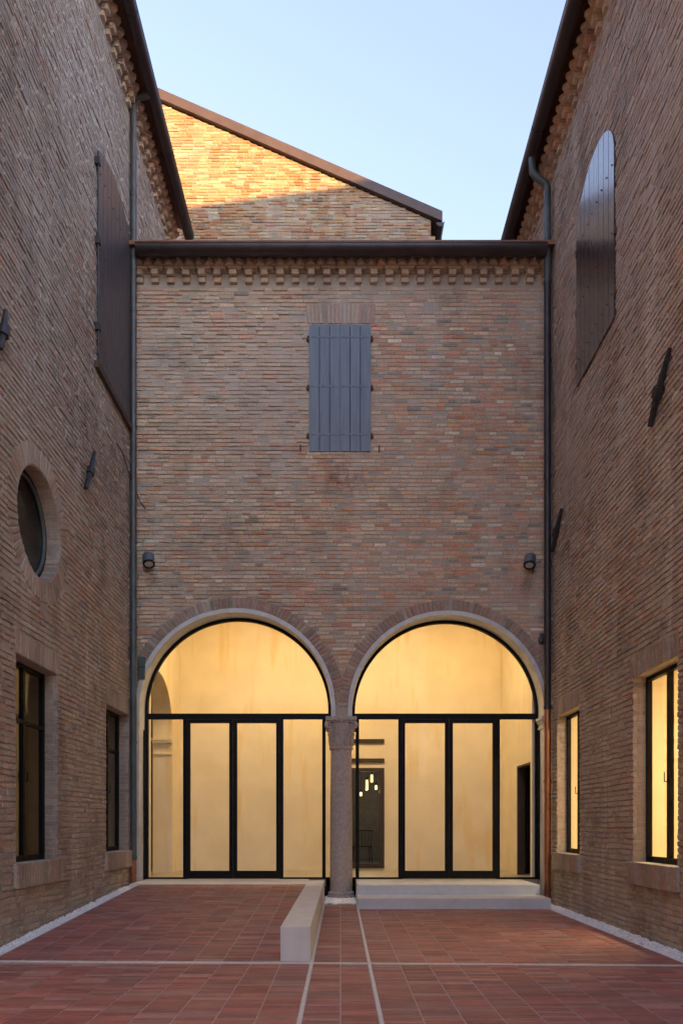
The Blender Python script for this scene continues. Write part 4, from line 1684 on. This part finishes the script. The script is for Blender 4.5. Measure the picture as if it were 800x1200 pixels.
# wall anchors (tie-rod keys)
def anchor(plane, a, b, parent):
    p0, p1 = Vector((a[0], a[1])), Vector((b[0], b[1]))
    m_ = MB()
    mid = p0.lerp(p1, 0.55)
    q0, q1, qm = plane.p(*p0, 0.05), plane.p(*p1, 0.05), plane.p(*mid, 0.06)
    m_.tube([q1, qm, q0], [0.030, 0.042, 0.024], 6)
    d = (q0 - q1).normalized()
    m_.tube([qm - d * 0.06, qm + d * 0.06], 0.062, 6)
    al, out = plane.axes()
    m_.tube([qm - out * 0.07, qm + out * 0.02], 0.04, 8)
    return m_.build('wall_anchor', M_IRON, parent)


anchor(LW, (10.80, 6.62), (10.42, 5.93), left)
anchor(LW, (7.93, 6.68), (7.80, 6.20), left)
anchor(RW, (8.13, 6.42), (8.66, 5.85), right)
anchor(RW, (12.13, 6.36), (12.64, 5.86), right)

# small boxes and cables by the pipes
m = MB()
box_on(m, FR, -3.47, -3.36, 3.78, 4.16, 0.01, 0.07)
box_on(m, FR, -3.45, -3.35, 3.99, 4.02, 0.071, 0.10)
m.build('junction_box', M_PIPEG, arch)
m = MB()
box_on(m, FR, 3.42, 3.50, 4.40, 4.56, 0.01, 0.09)
m.lathe([(0.035, 0), (0.045, .03), (0.045, .08), (0.03, .1)], 12, Matrix.Translation(FR.p(3.43, 4.40, 0.07)))
m.build('junction_box', M_PIPEG, arch)
m = MB()
m.tube([LW.p(12.0, 7.35, .01), LW.p(12.15, 7.30, .05), (-3.52, 12.6, 7.12), (-3.50, 12.78, 7.02), (-3.45, 12.95, 6.86), FR.p(-3.36, 6.72, 0.02)], 0.010, 6)
m.build('pipe_bracket', M_RUSTIRON, left)


# wall lamps
def wall_lamp(x, z, label):
    y = 13.0
    t = thing('wall_lamp', label, 'lamp', (x, y, z), 'spotlights above the arches')
    m_ = MB()
    m_.lathe([(0.05, 0), (0.05, .02), (0.03, .03)], 16, Matrix.Translation((x, y - .012, z)) @ Matrix.Rotation(R(90), 4, 'X'))
    m_.tube([(x, y - .02, z), (x, y - .09, z), (x, y - .11, z + .01)], 0.016, 10)
    m_.build('bracket', M_LAMP, t, smooth=True)
    Mx = Matrix.Translation((x, y - .16, z + .02)) @ Matrix.Rotation(R(-26), 4, 'X') @ Matrix.Rotation(R(-10 if x < 0 else 10), 4, 'Y')
    m_ = MB()
    m_.lathe([(0.09, -.10), (0.098, -.095), (0.100, .07), (0.092, .09), (0.05, .095)], 28, Mx)
    hd = m_.build('lamp_head', M_LAMP, t, smooth=True)
    m_ = MB()
    m_.lathe([(0.098, -.112), (0.100, -.106), (0.100, -.1), (0.072, -.1), (0.070, -.112)], 28, Mx, cap=False)
    m_.build('rim', M_STEEL, hd, smooth=True)
    m_ = MB()
    m_.lathe([(0.072, -.106), (0.071, -.104)], 28, Mx)
    m_.build('lens', M_LENS, hd)
    return t


wall_lamp(-3.27, 5.78, 'grey cylinder spotlight on the brick wall beside the box-fed grey-green downpipe')
wall_lamp(3.22, 5.76, 'grey cylinder spotlight on the brick wall with a loose green cable')
m = MB()
m.tube([FR.p(3.30, 5.58, .02), FR.p(3.315, 5.68, .03), FR.p(3.36, 5.78, .035), FR.p(3.43, 5.82, .03)], 0.007, 6)
m.build('cable', M_GCABLE, arch)

# lamps in the side rooms
ceiling_lamp(5.6, 9.6, 4.05, 2.6, 44, (1.0, 0.70, 0.34), 'long warm ceiling lamp in the room behind the lit windows', None, 'y')
ceiling_lamp(-6.9, 11.6, 3.55, 0.9, 0.8, (1.0, 0.62, 0.22), 'dim amber ceiling lamp in the room under the round window', None, 'y')

# ------------------------------------------------------------------ gable of the house behind
gab = thing('brick_building', 'sunlit brick gable of the taller house rising behind the arched wing', 'building', (-4, 17.3, 0))
rake = lambda u: 14.90 - 0.434 * (u - 2.126)
RIDGE = -7.0
gw = slab(GB, [(-12.5, -0.05), (2.03, -0.05), (2.03, rake(2.03) - .02), (RIDGE, rake(RIDGE) - .02), (-12.5, rake(RIDGE) - .02 - 0.43 * 5.5)], [rect(-1.59, 1.61, 0.30, 3.41)], -0.4, 0.0).build('wall', M_MORTARG, gab)
gbk = lay_bricks(GB, -5.6, 2.03, 13.2, 18.6, [lambda z: [(2.126 - (z + .03 - 14.90) / 0.434, 9)] if z > 14.88 else []], tint_gable, rng, 0.003, 0.020)
put_bricks(GB, gbk, gw, M_BRICKG, rng, 300)
# brown metal verge along the rake
m = MB()


def quadbar(mb, pts0, pts1):
    k = len(pts0)
    mb.add(pts0 + pts1, [tuple(range(k)), tuple(range(2 * k - 1, k - 1, -1))] + [(i, i + k, (i + 1) % k + k, (i + 1) % k) for i in range(k)])


for ua, ub in ((2.28, RIDGE), (RIDGE, -12.8)):
    za = rake(ua) if ua > RIDGE else rake(RIDGE)
    zb_ = rake(ub) if ub >= RIDGE else rake(RIDGE) - 0.43 * (RIDGE - ub)
    f = lambda u, z: [Vector((u, 16.90, z + .0)), Vector((u, 17.5, z + .0)), Vector((u, 17.5, z + .22)), Vector((u, 16.90, z + .22))]
    quadbar(m, f(ua, za), f(ub, zb_))
m.build('verge', M_FASCIA, gab)
m = MB()
for ua, ub in ((2.28, RIDGE), (RIDGE, -12.8)):
    za = rake(ua) if ua > RIDGE else rake(RIDGE)
    zb_ = rake(ub) if ub >= RIDGE else rake(RIDGE) - 0.43 * (RIDGE - ub)
    m.add([(ua, 16.91, za + .224), (ub, 16.91, zb_ + .224), (ub, 27, zb_ + .224), (ua, 27, za + .224), (ua, 17.51, za + .1), (ub, 17.51, zb_ + .1), (ub, 27, zb_ + .1), (ua, 27, za + .1)],
          [(0, 1, 2, 3), (4, 7, 6, 5)])
m.build('roof', M_ROOF, gab)
m = MB()
m.add([(2.02, 17.4, -.05), (2.02, 27, -.05), (2.02, 27, 15.1), (2.02, 17.4, 15.1)], [(0, 1, 2, 3)])
m.build('side_wall', M_MORTARG, gab)
# eave gutter running back from the corner, with corbel bricks under it
es = Plane('left', 2.03)
gutter(es, 16.9, 26.5, 14.80, 0.20, 0.09, gab)
for i in range(8):
    for k in range(3):
        M = es.mtx(17.08 + i * 0.25, 14.36 + k * 0.09, -0.02, 0.12, 0.075, 0.05 + 0.035 * k)
        place('corbel_brick', unit_block(jit(pick_tint(PAL_GAB, rng.random()), rng), 5 + (i % 3), rng), gab, M)

# ------------------------------------------------------------------ unseen range added behind the camera to block low light
rear_blocker = thing('brick_building', 'unseen low brick range added opposite the arches to shape the light', 'building', (0, -8.2, 0))
RP = Plane('front', -8.02)
RH = 5.8
m = MB()
slab(RP, [(-14.0, -0.05), (-0.8, -0.05), (-0.8, 2.3), (0.8, 2.3), (0.8, -0.05), (3.59, -0.05), (3.59, RH), (-14.0, RH)], [], 0.0, 0.35, m)
m.build('wall', M_MORTAR, rear_blocker)
m = MB()
m.add([(-14, -7.7, RH), (3.59, -7.7, RH), (3.59, -13, RH + 1.6), (-14, -13, RH + 1.6), (-14, -7.7, RH + .1), (3.59, -7.7, RH + .1), (3.59, -13, RH + 1.7), (-14, -13, RH + 1.7)],
      [(0, 1, 2, 3), (4, 7, 6, 5), (0, 4, 5, 1), (1, 5, 6, 2), (2, 6, 7, 3), (3, 7, 4, 0)])
m.build('roof', M_ROOF, rear_blocker)
for k in range(10):
    m = MB()
    m.box(-0.795 + k * 0.159, -0.642 + k * 0.159, -8.24, -8.20, -0.02, 2.29)
    m.build('added_gate_board', M_SHUTB, rear_blocker)
